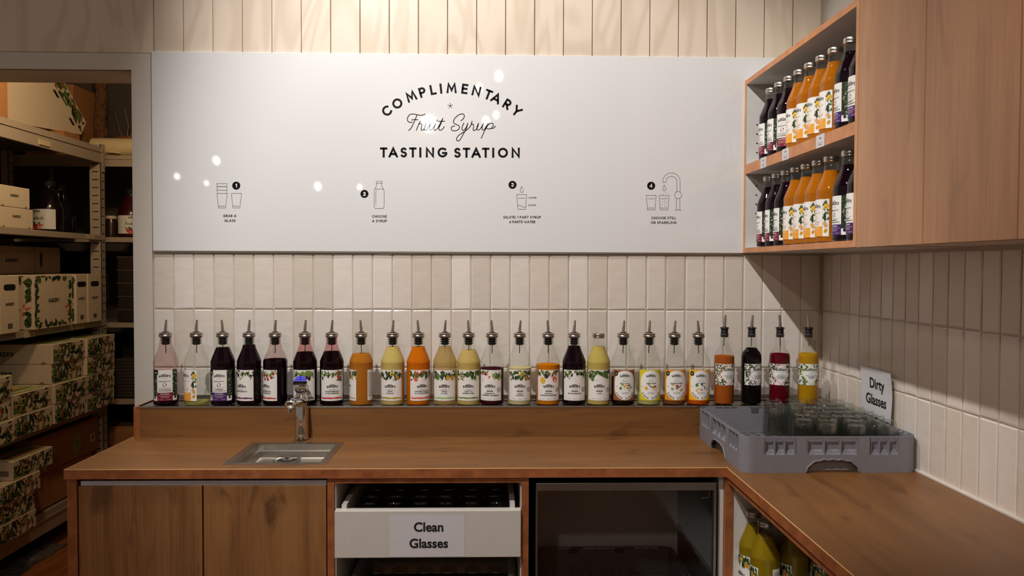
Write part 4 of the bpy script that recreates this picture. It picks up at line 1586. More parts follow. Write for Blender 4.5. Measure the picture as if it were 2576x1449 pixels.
IMM_P = dict(style='immunity', fruit='berry', band='purple', lines=('ELDERBERRY', '& BLACKCURRANTS'), badge=True)
IMM_M2 = dict(IMM_M, badge=False)
IMM_P2 = dict(IMM_P, badge=False)
GRP = 'syrup bottles on the tasting ledge'
R_ = radians
LEDGE = [
    (418, -1.061, 'dark', 29, 'im', IMM_M, 16, 'nearly empty syrup bottle with maroon immunity label at the left end of the ledge', 'pink', 0),
    (495, -0.962, 'pale', 12, 'io', IMM_O, -42, 'nearly empty clear bottle with orange immunity label turned left, second on the ledge', None, 0),
    (561, -0.877, 'dark', 186, 'ip', IMM_P, 0, 'full dark syrup bottle with purple immunity label on the ledge', None, pi),
    (627, -0.792, 'dark', 195, 'bc', F('grape', ('BLACKCURRANTS',), 'violet'), -25, 'full dark syrup bottle with currant leaf label and violet stripe on the ledge', None, 0),
    (693, -0.707, 'dark', 148, 'br', F('raspberry', ('BLACKCURRANTS', '& RASPBERRIES'), 'crimson'), -39, 'dark syrup bottle with raspberry label turned left, just left of the tap', 'pink', 0),
    (768, -0.610, 'dark', 171, 'bb', F('plum', ('BLACKCURRANTS', '& BOYSENBERRIES'), 'grey'), 2, 'dark syrup bottle with plum label standing right behind the tap', 'rose', 0),
    (835, -0.523, 'dark', 173, 'bk', F('cranberry', ('BLACKCURRANTS', '& CRANBERRIES'), 'crimson'), 13, 'dark syrup bottle with cranberry label just right of the tap', 'rose', 0),
    (909, -0.427, 'amber', 166, 'ap', F('lemon', ('APRICOT', 'LEMON'), 'tan'), -77, 'cloudy amber syrup bottle turned so its label shows at the left edge', None, pi),
    (988.5, -0.324, 'lemon', 189, 'lb', F('lemon', ('LEMON', '& BARLEY'), 'olive'), -7, 'full cloudy lemon syrup bottle with lemon label and mustard stripe', None, 0.3),
    (1053, -0.240, 'orange', 189, 'ob', F('orange', ('ORANGE & BARLEY', 'W/ PASSIONFRUIT'), 'coral'), 25, 'full bright orange syrup bottle with coral striped label', None, pi),
    (1119, -0.153, 'clear', 190, 'll', F('citrus', ('LEMON', '& LIME'), 'mint'), 0, 'see-through pale amber syrup bottle with lemon and lime label', None, 0),
    (1179, -0.075, 'elder', 178, 'le', F('elder', ('LIMES W/', 'ELDERFLOWER'), 'moss'), 0, 'pale yellow syrup bottle with lime and elderflower label and moss stripe', None, pi),
    (1238, 0.002, 'maroon', 119, 'rr', F('rhubarb', ('RHUBARB W/', 'RASPBERRY & ROSEHIP'), None, True), -11, 'half-full maroon syrup bottle with rhubarb label', None, pi),
    (1307, 0.093, 'barley', 122, 'lc', F('lemon', ('LEMON', '& BARLEY'), None, True), 0, 'half-full pale lemon barley bottle with round grey seal on its label', None, 0),
    (1378.5, 0.187, 'tropical', 132, 'tr', F('tropical', ('TROPICAL', 'ORANGE PASSIONFRUIT'), None, True), 0, 'half-full orange syrup bottle with mango and plum tropical label', None, pi),
    (1443.5, 0.273, 'dark', 192, 'bs', F('grape', ('BLACKCURRANTS',), None, True), -2, 'full dark syrup bottle with currant label and round grey seal', None, 0),
    (1505, 0.354, 'lime', 190, 'li', F('lime', ('LIME',), None, True), -2, 'full pale lime syrup bottle closed with a plain steel cap', None, 0),
    (1567, 0.436, 'cola', 89, 'sc', dict(style='soda', band='colabrown', lines=('DRY COLA',), badge=True, bits=((-14, 40, 'lime', 4, 5), (2, 46, 'lemon', 7, 6), (-8, 52, 'leafp', 5, 3.5), (16, 50, 'leafd', 4, 2), (14, 34, 'greyseal', 3, 2))), 0, 'part-full cola syrup bottle with white oval on brown label', None, 0.2),
    (1632.5, 0.522, 'lemonade', 26, 'sl', dict(style='soda', band='sodayellow', lines=('LEMONADE',), bits=((-16, 40, 'lemon', 6, 6), (12, 42, 'lemon', 7, 8), (-8, 54, 'leafp', 4, 4))), 0, 'nearly empty lemonade syrup bottle with white oval on yellow label', None, 0.2),
    (1695.5, 0.606, 'ginger', 26, 'sg', dict(style='soda', band='sodaorange', lines=('GINGER BEER',), badge=True, bits=((-14, 38, 'leafp', 5, 5), (2, 46, 'pink', 5, 7), (16, 34, 'ginger', 6, 4), (-12, 52, 'tan', 6, 4))), 0, 'nearly empty ginger beer syrup bottle with white oval on orange label', None, 0),
    (1755.5, 0.686, 'bitters', 66, 'sb', dict(style='soda', band='sodagold', lines=('BITTERS',), badge=True, bits=((-14, 50, 'lime', 5, 5), (-8, 34, 'lemon', 9, 6), (2, 54, 'leafd', 4, 3))), 1, 'red-orange bitters syrup bottle with white oval on golden label', None, pi),
]
for px, x, sy, lev, key, spec, rot, lab, stain, lean in LEDGE:
    g = {'pink': M_GLASSPINK, 'rose': M_GLASSROSE}.get(stain, M_GLASS)
    bottle('syrup_bottle', lab, (x, -0.146, 0.9992), Sy[sy], lev, key, spec, R_(rot), False, 'cap' if px == 1505 else 'pour', (0, lean + RND.uniform(-0.5, 0.5)), g, GRP, 0.0, px == 909)
SLIM = [
    (0.773, 'blood', 160, 'd1', dict(style='diamond', band='peach', acc='brownfruit', lines=('BLOOD ORANGES', 'WITH LIME', '& BITTERS')), 13, 'slim bottle of orange-brown syrup with peach diamond label behind the grey rack', 0.2),
    (0.864, 'black', 186, 'd2', dict(style='diamond', band='lilac', acc='violet', lines=('BLACKCURRANTS', '& ELDERFLOWER', 'BLUEBERRIES')), 26, 'slim bottle of black syrup with lilac diamond label behind the grey rack', 0),
    (0.959, 'red', 167, 'd3', dict(style='diamond', band='rose', acc='red', lines=('REDCURRANT', 'AND RASPBERRY &', 'POMEGRANATE')), -11, 'slim bottle of deep red syrup with rose diamond label behind the tumblers', pi),
    (1.055, 'gold', 168, 'd4', dict(style='diamond', band='pistachio', acc='moss', lines=('LEMONS AND LIMES', 'CUCUMBER', '& MINT')), -5, 'slim bottle of golden syrup with pale green diamond label in the wall corner', pi),
]
for x, sy, lev, key, spec, rot, lab, lean in SLIM:
    bottle('slim_syrup_bottle', lab, (x, -0.146, 0.9992), Sy[sy], lev, key, spec, R_(rot), True, 'pour', (0, lean), M_GLASS, GRP)

# bottles on the open wall shelf
ORD = ['leftmost', 'second', 'third', 'fourth', 'fifth', 'sixth', 'seventh', 'eighth', 'ninth']
for row, (z, ys) in enumerate(((1.8065, (-0.150, -0.229, -0.308, -0.387, -0.466, -0.545, -0.6235, -0.7165, -0.7945)), (1.5198, (-0.1384, -0.217, -0.2955, -0.3735, -0.452, -0.5305, -0.6085, -0.7155, -0.7945)))):
    for i, y in enumerate(ys):
        kind = 'm' if i < 3 else 'o' if i < 7 else 'p'
        spec = {'m': IMM_M2, 'o': IMM_O, 'p': IMM_P2}[kind]
        nm = {'m': 'dark syrup bottle with maroon banded label', 'o': 'amber syrup bottle with orange banded label', 'p': 'dark syrup bottle with purple banded label'}[kind]
        lab = 'capped %s, %s from the left on the %s shelf' % (nm, ORD[i] if i else 'first', ('upper', 'lower')[row])
        rot = R_(-91 + RND.uniform(-4, 4))
        if row == 0 and i == 2:
            rot = R_(-55)
        bottle('capped_syrup_bottle', lab, (0.920, y, z), Sy['dark' if kind != 'o' else 'shelfamber'], 198 if kind != 'o' else 196, {'m': 'im2', 'o': 'io', 'p': 'ip2'}[kind], spec, rot, False, 'cap', group='bottles on the open wall shelf')

# bottles under the return, lemon syrup darkened for the shade there
for x, y, rot, lab, bk in ((0.724, -0.596, -80, 'capped lemon bottle standing against the white panel under the counter', False), (0.728, -0.676, -107, 'front lemon bottle under the counter showing its barcode back label', True),
                           (0.812, -0.655, -88, 'lemon bottle third in the row under the right counter', False), (0.893, -0.662, -85, 'lemon bottle deepest in the row under the right counter', False)):
    bottle('capped_syrup_bottle', lab, (x, y, 0.5480), Sy['olive'], 196, 'lem_under', F('lemon', ('LEMON', '& BARLEY'), 'olive'), R_(rot), False, 'cap', group='bottles under the right counter', back=bk)

# price tags clipped to the middle shelf edge
for y, lab in ((-0.207, 'small white price ticket under the first maroon bottles on the shelf edge'), (-0.396, 'small white price ticket in the middle of the shelf edge'), (-0.641, 'small white price ticket under the last amber bottle on the shelf edge')):
    t = thing('price_ticket', lab, 'price tag', (XC - 0.0016, y, 1.7735), -pi / 2, 'price tickets on the shelf edge')
    a = Art(lambda u, v, l: (u * 0.001, -0.0008 - 0.0002 * l, v * 0.001))
    bb = MB()
    bb.box(-0.026, 0.026, -0.0006, 0.0006, 0.0, 0.034, M_PAPER)
    put('card', bb.mesh('card'), t)
    a.text('9.99', 0, 24, 5, 1.2, 'ink', 0)
    a.rect(-16, 16, 12, 12.8, 'grey', 0, 40)
    a.rect(-12, 12, 6, 8, 'grey', 0, 40)
    put('print', a.mesh('print'), t)

# ------------------------------------------------------------------ sink and tap
SK = thing('counter_sink', 'small square stainless drip sink recessed in the worktop', 'sink', (-0.6025, -0.4055, 0.9))
b = MB()
ox, oy = -0.6025, -0.4055
FX0, FX1, FY0, FY1 = -0.745 - ox, -0.460 - ox, -0.5405 - oy, -0.2710 - oy
IX0, IX1, IY0, IY1 = -0.724 - ox, -0.480 - ox, -0.521 - oy, -0.290 - oy
for x0, x1, y0, y1 in ((FX0, FX1, FY0, IY0), (FX0, FX1, IY1, FY1), (FX0, IX0, IY0, IY1), (IX1, FX1, IY0, IY1)):
    b.box(x0, x1, y0, y1, 0.0002, 0.0018, M_STEEL)
put('rim', b.mesh('rim'), SK)
b = MB()
q = [(IX0, IX1, IY0, IY1, 0.001), (IX0, IX1, IY0, IY1, -0.018), (IX0 + 0.012, IX1 - 0.012, IY0 + 0.012, IY1 - 0.012, -0.020), (IX0 + 0.014, IX1 - 0.014, IY0 + 0.014, IY1 - 0.014, -0.038), (IX0 + 0.02, IX1 - 0.02, IY0 + 0.02, IY1 - 0.02, -0.040)]
vs, fs = [], []
for x0, x1, y0, y1, z in q:
    vs += [(x0, y0, z), (x1, y0, z), (x1, y1, z), (x0, y1, z)]
for k in range(len(q) - 1):
    for i in range(4):
        j = (i + 1) % 4
        fs.append((k * 4 + i, k * 4 + j, k * 4 + 4 + j, k * 4 + 4 + i))
fs.append(tuple(len(vs) - 4 + i for i in range(4)))
b.add(vs, fs, M_STEEL)
put('bowl', b.mesh('bowl', False, False), SK)
b = MB()
b.lathe([(0.042, -0.0398), (0.042, -0.0375), (0.036, -0.0372), (0.033, -0.0385), (0.031, -0.0392)], M_CHROME, 36, (-0.0195, 0.078, 0), False)
b.lathe([(0.031, -0.0392), (0.0005, -0.0396)], M_BLACK, 36, (-0.0195, 0.078, 0), False)
b.lathe([(0.017, -0.0390), (0.017, -0.0365), (0.006, -0.0355), (0.006, -0.0300), (0.001, -0.0295)], M_CHROME, 24, (-0.0195, 0.078, 0))
put('drain', b.mesh('drain', True), SK)

TP = thing('water_tap', 'chrome mixer tap with blue reflection marks on its lever standing behind the sink', 'tap', (-0.606, -0.212, 0.9))
b = MB()
b.lathe([(0.0235, 0), (0.0235, 0.003), (0.0215, 0.005), (0.0215, 0.128), (0.0205, 0.136), (0.0165, 0.143), (0.0160, 0.150), (0.0180, 0.156)], M_CHROME, 40)
put('body', b.mesh('body', True), TP)
b = MB()
pth = [(0, 0.002, 0.112), (-0.001, -0.02, 0.121), (-0.002, -0.05, 0.128), (-0.004, -0.09, 0.131), (-0.006, -0.112, 0.130), (-0.006, -0.122, 0.1285), (-0.006, -0.127, 0.127), (-0.006, -0.1285, 0.126)]
prof = [0.0150, 0.0158, 0.0155, 0.0145, 0.0138, 0.0122, 0.0085, 0.003]
b.tube(pth, prof, M_CHROME, 24, 1.30)
put('spout', b.mesh('spout', True), TP)
b = MB()
b.lathe([(0.0105, 0), (0.0105, 0.010), (0.008, 0.010)], M_CHROME, 24, (-0.006, -0.110, 0.107))
put('aerator', b.mesh('aerator', True), TP)
b = MB()
b.lathe([(0.0150, 0.150), (0.0205, 0.158), (0.0220, 0.166), (0.0205, 0.172), (0.012, 0.176), (0.001, 0.177)], M_CHROME, 36, (0, -0.006, 0))
put('cartridge_dome', b.mesh('cartridge_dome', True), TP)
# tilted lever: half-oval paddle facing up and to the front
LV = MB()
pts = [(0.0225 * cos(radians(t)), 0.034 * sin(radians(t))) for t in range(0, 181, 10)]
n = len(pts)
th = radians(52)


def lv(u, v, d):
    return (u, -0.022 + v * cos(th) - d * sin(th) * -1 * 0 + d * sin(th) * -1, 0.1745 + v * sin(th) + d * cos(th))


LV.add([lv(u, v, 0) for u, v in pts] + [lv(u * 0.94, v * 0.97, 0.006) for u, v in pts], [tuple(range(n)), tuple(range(2 * n - 1, n - 1, -1))] + [(i, n + i, n + (i + 1) % n, (i + 1) % n) for i in range(n)], M_CHROME)
lev = put('lever', LV.mesh('lever', True), TP)
b = MB()
for k, (v, wd) in enumerate(((0.012, 0.0195), (0.019, 0.0172), (0.0255, 0.0122))):
    for s_ in (-1, 1):
        x0, x1 = (0.0012, wd) if s_ > 0 else (-wd, -0.0012)
        vs = [lv(x0, v, 0.0064), (lv(x1, v, 0.0064)), lv(x1 * 0.94, v + 0.0042, 0.0064), lv(x0 * 0.94, v + 0.0042, 0.0064)]
        b.add(vs, [(0, 1, 2, 3)], mat('tap_blue', (20, 26, 224), 0.35, noise=0, emit=0.25))  # blue LED reflection painted on the chrome, with a faint glow
put('blue_reflections', b.mesh('blue_reflections'), TP)
b = MB()
b.add([lv(-0.0006, 0.0, 0.0064), lv(0.0006, 0.0, 0.0064), lv(0.0006, 0.031, 0.0064), lv(-0.0006, 0.031, 0.0064)], [(0, 1, 2, 3)], M_BLACK)
put('lever_seam', b.mesh('lever_seam'), TP)
b = MB()
b.prism([(0.0125 * cos(radians(t)), 0.0065 * sin(radians(t))) for t in range(0, 360, 15)], 'y', -0.0285, -0.0270, mat('tap_badge_navy', (22, 26, 84), 0.3, noise=0))
o_ = put('badge', b.mesh('badge'), TP)
o_.location = (0, 0.005, 0.157)

# ------------------------------------------------------------------ dishwasher racks


def rack_part(mb, W, D, H, mt, detail=True):
    """rounded rectangular rack wall with recessed pockets and arched handles; origin at its base centre"""
    rc, th_ = 0.030, 0.0028
    hx, hy = W / 2, D / 2
    path = []

    def side(p0, p1, nn, nrm, tag):
        for i in range(nn):
            t = i / nn
            L = (Vector(p1) - Vector(p0)).length
            path.append((Vector(p0).lerp(Vector(p1), t), Vector(nrm), tag, (t - 0.5) * L, (t + 1.0 / nn - 0.5) * L))

    def corner(c, a0):
        for i in range(6):
            a = radians(a0 + 90 * i / 6)
            path.append((Vector((c[0] + rc * cos(a), c[1] + rc * sin(a))), Vector((cos(a), sin(a))), 'c', 0, 0))
    N = 72
    side((-hx + rc, -hy), (hx - rc, -hy), N, (0, -1), 's')
    corner((hx - rc, -hy + rc), -90)
    side((hx, -hy + rc), (hx, hy - rc), N, (1, 0), 's')
    corner((hx - rc, hy - rc), 0)
    side((hx - rc, hy), (-hx + rc, hy), N, (0, 1), 's')
    corner((-hx + rc, hy - rc), 90)
    side((-hx, hy - rc), (-hx, -hy + rc), N, (-1, 0), 's')
    corner((-hx + rc, -hy + rc), 180)
    pk = [(-0.178, -0.096), (-0.062, 0.074), (0.108, 0.186)]
    zp0, zp1 = H * 0.50, H * 0.965

    def arch(u):
        x = (u - 0.006) / 0.072
        if abs(x) >= 1:
            return 0.0
        return H * 0.36 * (1 - abs(x) ** 3.2) ** 0.5 + 0.0012 * sin(u * 260)
    n = len(path)
    for i in range(n):
        p, nr, tag, u0, u1 = path[i]
        q, nq, _, _, _ = path[(i + 1) % n]
        um = (u0 + u1) / 2
        lo = arch(um) if tag == 's' else 0.0
        iv = [(lo, H)]
        pocket = None
        if tag == 's' and detail:
            for a0, a1 in pk:
                if a0 <= um <= a1:
                    iv = [(lo, zp0), (zp1, H)]
                    pocket = (a0, a1)
        ns = nr if tag == 's' else None
        n0, n1 = (nr, nr) if tag == 's' else (nr, nq if _ == 'c' or True else nr)
        if tag == 'c' and path[(i + 1) % n][2] == 's':
            n1 = path[(i + 1) % n][1]
        for z0, z1 in iv:
            if z1 - z0 < 0.001:
                continue
            a, b_ = p, q
            ia, ib = p - n0 * th_, q - n1 * th_
            mb.add([(a.x, a.y, z0), (b_.x, b_.y, z0), (b_.x, b_.y, z1), (a.x, a.y, z1), (ia.x, ia.y, z0), (ib.x, ib.y, z0), (ib.x, ib.y, z1), (ia.x, ia.y, z1)],
                   [(0, 1, 2, 3), (5, 4, 7, 6), (3, 2, 6, 7), (1, 0, 4, 5), (0, 3, 7, 4), (2, 1, 5, 6)], mt)
        if pocket:
            d = 0.013
            a, b_ = p - nr * 0.0005, q - nr * 0.0005
            ia, ib = p - nr * d, q - nr * d
            mb.add([(a.x, a.y, zp0), (b_.x, b_.y, zp0), (ib.x, ib.y, zp0 + 0.012), (ia.x, ia.y, zp0 + 0.012)], [(0, 1, 2, 3)], mt)
    if detail:
        for sidek in range(4):
            base = {0: (Vector((0, -hy)), Vector((1, 0)), Vector((0, -1))), 1: (Vector((hx, 0)), Vector((0, 1)), Vector((1, 0))), 2: (Vector((0, hy)), Vector((-1, 0)), Vector((0, 1))), 3: (Vector((-hx, 0)), Vector((0, -1)), Vector((-1, 0)))}[sidek]
            c0, tn, nr = base
            for a0, a1 in pk:
                for f_ in (0.0, 1 / 3, 2 / 3, 1.0):
                    u = a0 + (a1 - a0) * f_
                    a = c0 + tn * (u - 0.001)
                    b_ = c0 + tn * (u + 0.001)
                    ia, ib = a - nr * 0.013, b_ - nr * 0.013
                    mb.add([(a.x, a.y, zp0), (b_.x, b_.y, zp0), (b_.x, b_.y, zp1), (a.x, a.y, zp1), (ia.x, ia.y, zp0), (ib.x, ib.y, zp0), (ib.x, ib.y, zp1), (ia.x, ia.y, zp1)],
                           [(0, 1, 2, 3), (0, 3, 7, 4), (2, 1, 5, 6), (3, 2, 6, 7)], mt)
            # raised finger lip over the handle arch
            pts = []
            for k in range(-24, 25):
                u = 0.006 + 0.072 * k / 24 * 0.999
                pp = c0 + tn * u + nr * 0.0012
                pts.append((pp.x, pp.y, arch(u) + 0.0008))
            mb.tube(pts, 0.0022, mt, 6)
    return mb


def rack_inner(W, D, H, mt, inset=0.0135):
    mb = MB()
    hx, hy = W / 2 - inset, D / 2 - inset
    t = 0.0025
    for x0, x1, y0, y1 in ((-hx, hx, -hy, -hy + t), (-hx, hx, hy - t, hy), (-hx, -hx + t, -hy + t, hy - t), (hx - t, hx, -hy + t, hy - t)):
        mb.box(x0, x1, y0, y1, 0.004, H - 0.004, mt)
    return mb


def rack_grid(W, D, z, mt, n=13):
    mb = MB()
    hx, hy = W / 2 - 0.016, D / 2 - 0.016
    for i in range(n + 1):
        x = -hx + 2 * hx * i / n
        mb.box(x - 0.0012, x + 0.0012, -hy, hy, z - 0.005, z, mt)
    for i in range(n + 1):
        y = -hy + 2 * hy * i / n
        mb.box(-hx, hx, y - 0.0012, y + 0.0012, z - 0.0045, z - 0.0005, mt)
    return mb


RW, RD, RH = 0.4800, 0.4500, 0.0990
RK = thing('glass_rack', 'grey plastic dishwasher rack of upturned tumblers on the worktop corner', 'rack', (0.9125, -0.4215, 0.9003))
put('outer_wall', rack_part(MB(), RW, RD, RH, M_RACK).mesh('outer_wall', False), RK)
put('inner_wall', rack_inner(RW, RD, RH, M_RACK).mesh('inner_wall'), RK)
put('base_grid', rack_grid(RW, RD, 0.020, M_RACK).mesh('base_grid'), RK)
b = MB()
b.box(-0.070, -0.046, RD / 2 - 0.0175, RD / 2 - 0.0155, RH - 0.018, RH + 0.0005, M_RACKD, 0.0008)
put('rim_clip', b.mesh('rim_clip'), RK)

R2_ = thing('empty_glass_rack', 'dark plastic rack sitting inside the glasswasher behind its door', 'rack', (0.376, -0.355, 0.4320))
put('outer_wall', rack_part(MB(), 0.445, 0.38, 0.097, M_RACKD, True).mesh('outer_wall', False), R2_)
put('inner_wall', rack_inner(0.445, 0.38, 0.097, M_RACKD).mesh('inner_wall'), R2_)
put('base_grid', rack_grid(0.445, 0.38, 0.020, M_RACKD).mesh('base_grid'), R2_)
b = MB()
for x in (-0.12, 0.03):
    b.box(x, x + 0.03, 0.38 / 2 - 0.0178, 0.38 / 2 - 0.0155, 0.080, 0.0975, M_BLACK, 0.0008)
put('rim_clip', b.mesh('rim_clip'), R2_)


# ------------------------------------------------------------------ tumblers, upside down


def tumbler_mesh():
    def f():
        b = MB()
        h, n = 0.109, 32
        # outside: mouth at the bottom, thick foot at the top; slightly faceted sides
        outer = [(0.0328, 0.0), (0.0330, 0.0015), (0.0322, 0.030), (0.0300, 0.070), (0.0272, 0.096), (0.0262, 0.102), (0.0258, 0.1055), (0.0240, 0.1085), (0.0205, 0.109), (0.0180, 0.1062), (0.0005, 0.1050)]
        inner = [(0.0328, 0.0), (0.0308, 0.0008), (0.0300, 0.030), (0.0276, 0.070), (0.0248, 0.090), (0.0210, 0.0945), (0.0005, 0.0955)]
        for prof in (outer, inner):
            vs, fs = [], []
            for r, z in prof:
                for i in range(n):
                    a = 2 * pi * i / n
                    k = 1.0 + (0.012 * cos(a * 10) if 0.01 < z < 0.1 else 0)
                    vs.append((r * k * cos(a), r * k * sin(a), z))
            for j in range(len(prof) - 1):
                for i in range(n):
                    l = (i + 1) % n
                    fs.append((j * n + i, j * n + l, (j + 1) * n + l, (j + 1) * n + i))
            b.add(vs, fs, M_TUMBLER)
        return b.mesh('tumbler', True, False)
    return cached('tumbler', f)


RACKG = [(0.905, -0.240), (0.971, -0.240), (1.037, -0.242), (1.106, -0.242), (0.8905, -0.306), (0.957, -0.3075), (1.041, -0.309), (1.108, -0.309), (0.971, -0.374), (1.041, -0.376), (1.108, -0.3755), (0.969, -0.440), (1.036, -0.4425), (1.104, -0.442),
         (0.9015, -0.490), (0.9680, -0.506), (1.034, -0.509), (1.101, -0.508), (0.938, -0.566), (1.0165, -0.573), (1.100, -0.575), (0.8600, -0.575)]
RACKG = RACKG[:-1] + [(0.9590, -0.6120 + 0.0)] if False else RACKG[:-1]
ROWN = ['back row', 'second row', 'third row', 'fourth row', 'fifth row', 'front row']
ROWI = [(0, 4), (4, 8), (8, 11), (11, 14), (14, 18), (18, 21)]
for (a0, a1), rn in zip(ROWI, ROWN):
    for k in range(a0, a1):
        x, y = RACKG[k]
        pos = ['first', 'second', 'third', 'fourth'][k - a0]
        o_ = put('tumbler', tumbler_mesh(), None, (x, y, 0.9205), (0, 0, RND.uniform(0, 6)))
        o_['label'] = 'upturned clear tumbler in the grey rack, %s from the left in the %s' % (pos, rn)
        o_['category'] = 'glass'
        o_['group'] = 'dirty tumblers in the grey rack'
for gi, (zz, ys, lab) in enumerate(((0.6685, (-0.535, -0.465, -0.395, -0.325), 'upturned clear tumbler in the upper drawer, %s in the %s row'), (0.4125, (-0.535, -0.465, -0.395, -0.325), 'upturned clear tumbler in the dark lower drawer, %s in the %s row'))):
    for j, y in enumerate(ys):
        for i in range(6):
            x = -0.360 + 0.0745 * i + (0.006 if j % 2 else 0)
            o_ = put('tumbler', tumbler_mesh(), None, (x, y, zz), (0, 0, RND.uniform(0, 6)))
            o_['label'] = lab % (('leftmost', 'second from the left', 'third from the left', 'third from the right', 'second from the right', 'rightmost')[i], ('front', 'second', 'third', 'back')[j])
            o_['category'] = 'glass'
            o_['group'] = 'clean tumblers in the %s drawer' % ('upper', 'lower')[gi]

# ------------------------------------------------------------------ store room shelving


def shelf_unit(name, label, loc, L, D, levels, posts, rz):
    """steel shelving: length along local x, front at local y=0, depth to +y"""
    t = thing(name, label, 'shelving', loc, rz)
    for x in posts:
        for y in (0.0, D - 0.04):
            b = MB()
            b.box(x, x + 0.045, y, y + 0.003, 0.0, levels[-1][0] + 0.015, M_SHELF)
            b.box(x if x > 0.1 else x, x + 0.003, y, y + 0.040, 0.0, levels[-1][0] + 0.015, M_SHELF)
            for k in range(int(levels[-1][0] / 0.05)):
                b.box(x + 0.012, x + 0.034, y - 0.0006, y + 0.0002, 0.03 + k * 0.05, 0.036 + k * 0.05, M_BLACK)
            put('post', b.mesh('post'), t)
    for z, h in levels:
        b = MB()
        b.box(0.0, L, -0.004, 0.012, z - h, z, M_SHELF, 0.002)
        if h > 0.06:
            b.box(0.0, L, -0.010, -0.002, z - h * 0.36, z - h * 0.30, M_SHELF)
        put('front_beam', b.mesh('front_beam'), t)
        b = MB()
        b.box(0.003, L - 0.003, 0.012, D, z - 0.022, z - 0.004, M_SHELFD)
        put('shelf_board', b.mesh('shelf_board'), t)
    return t


LEV = [(0.215, 0.11), (0.6615, 0.045), (1.1365, 0.033), (1.624, 0.030), (2.128, 0.092)]
SU = shelf_unit('shelf_unit', 'steel store shelving along the left wall stacked with fruit boxes', (-2.24, 0.35, 0.0), 1.515, 0.56, LEV, (0.02, 1.475), pi / 2)
# far post web that faces the doorway
b = MB()
b.box(1.512, 1.515, 0.004, 0.062, 0.0, 2.143, M_SHELF)
put('post_web', b.mesh('post_web'), SU)
for k in range(9):
    pass
b = MB()
for k in range(40):
    b.box(1.470, 1.4745, 0.012, 0.046, 0.30 + k * 0.0455, 0.305 + k * 0.0455, M_BLACK)
put('post_slots', b.mesh('post_slots'), SU)
b = MB()
b.box(1.470, 1.4749, 0.002, 0.0605, 0.0, 2.03, M_SHELF)
put('post_face', b.mesh('post_face'), SU)
b = MB()
b.box(1.478, 1.512, -0.0075, -0.0042, 1.985, 2.145, M_SHELF, 0.001)
for z in (2.00, 2.03, 2.09, 2.13):
    b.lathe([(0.0035, 0), (0.0035, 0.002)], M_STEELD, 8, (1.495, -0.008, z))
put('corner_bracket', b.mesh('corner_bracket'), SU)
for x, z in ((0.86, 2.045), (1.30, 1.596), (0.72, 1.1), (1.18, 1.102)):
    b = MB()
    b.box(x, x + 0.09, -0.0052 if z < 2 else -0.0112, -0.0040 if z < 2 else -0.0042, z + 0.002, z + 0.027, mat('masking_tape', (206, 186, 150), 0.6))
    put('tape_label', b.mesh('tape_label'), SU)

SB = shelf_unit('shelf_unit', 'dark steel shelving across the back of the store room', (-2.90, 1.955, 0.0), 1.45, 0.50, [(0.20, 0.06), (0.655, 0.030), (1.112, 0.030), (1.617, 0.030), (2.098, 0.066)], (0.02, 1.40), 0.0)


# ------------------------------------------------------------------ cartons and fruit boxes
def print_leaves(w, h, seed, kind, frame=True):
    """printed foliage on the front of a fruit box, flat print in mm"""
    def f():
        rnd = random.Random(seed)
        a = Art(lambda u, v, l: (u * 0.001, -0.0004 - 0.00004 * l, v * 0.001))
        b_ = (4, w - 4, 4, h - 4)
        if kind == 'band':
            a.rect(8, w * 0.33, 10, h * 0.7, 'leaf2', 0, 40)
            for i in range(60):
                u = rnd.uniform(8, w - 8)
                v = rnd.uniform(8, h - 8)
                ln = rnd.uniform(24, 60)
                a.clipleaf(u, v, ln, ln * rnd.uniform(0.3, 0.5), rnd.uniform(0, 6.3), rnd.choice(['leafd', 'leaf', 'leafd', 'leaf', 'brownfruit', 'leaf2', 'leafd']), 1 + 0.05 * i, b_)
            for i in range(20):
                u = rnd.uniform(8, w - 8)
                v = rnd.uniform(8, h - 8)
                a.clipleaf(u, v, rnd.uniform(20, 44), rnd.uniform(4, 8), rnd.uniform(0, 6.3), 'cream', 5 + 0.05 * i, b_)
            for i in range(4):
                a.clipleaf(w * (0.12 if seed % 2 else 0.62) + i * 14, h * 0.4 + rnd.uniform(-14, 20), 32, 10, rnd.uniform(0, 6.3), 'ginger', 7 + 0.05 * i, b_)
        elif kind == 'wreath':
            for i in range(90):
                t = rnd.random() * 2 * pi
                u = w / 2 + (w * 0.47) * max(-1, min(1, 1.35 * cos(t)))
                v = h / 2 + (h * 0.47) * max(-1, min(1, 1.35 * sin(t)))
                ln = rnd.uniform(22, 46)
                an = atan2(h / 2 - v, w / 2 - u) + rnd.uniform(-1.1, 1.1)
                a.clipleaf(u, v, ln, ln * 0.45, an, rnd.choice(['leafd', 'leaf', 'leaf', 'leaf2', 'leafd']), 1 + 0.04 * i, b_)
            for i in range(5):
                a.clipleaf(w - 60 + i * 8, h * 0.36 + rnd.uniform(-12, 12), 26, 9, rnd.uniform(0, 6.3), 'coral', 6 + 0.05 * i, b_)
        return a.mesh('printed_foliage')
    return cached(('pl', w, h, seed, kind), f)


def text_print(s, w, cap, col='ink'):
    def f():
        a = Art(lambda u, v, l: (u * 0.001, -0.0004, v * 0.001))
        a.text(s, 0, 0, cap, cap * 0.2, col, 0, width=w)
        return a.mesh('lettering')
    return cached(('tp', s, w, cap), f)


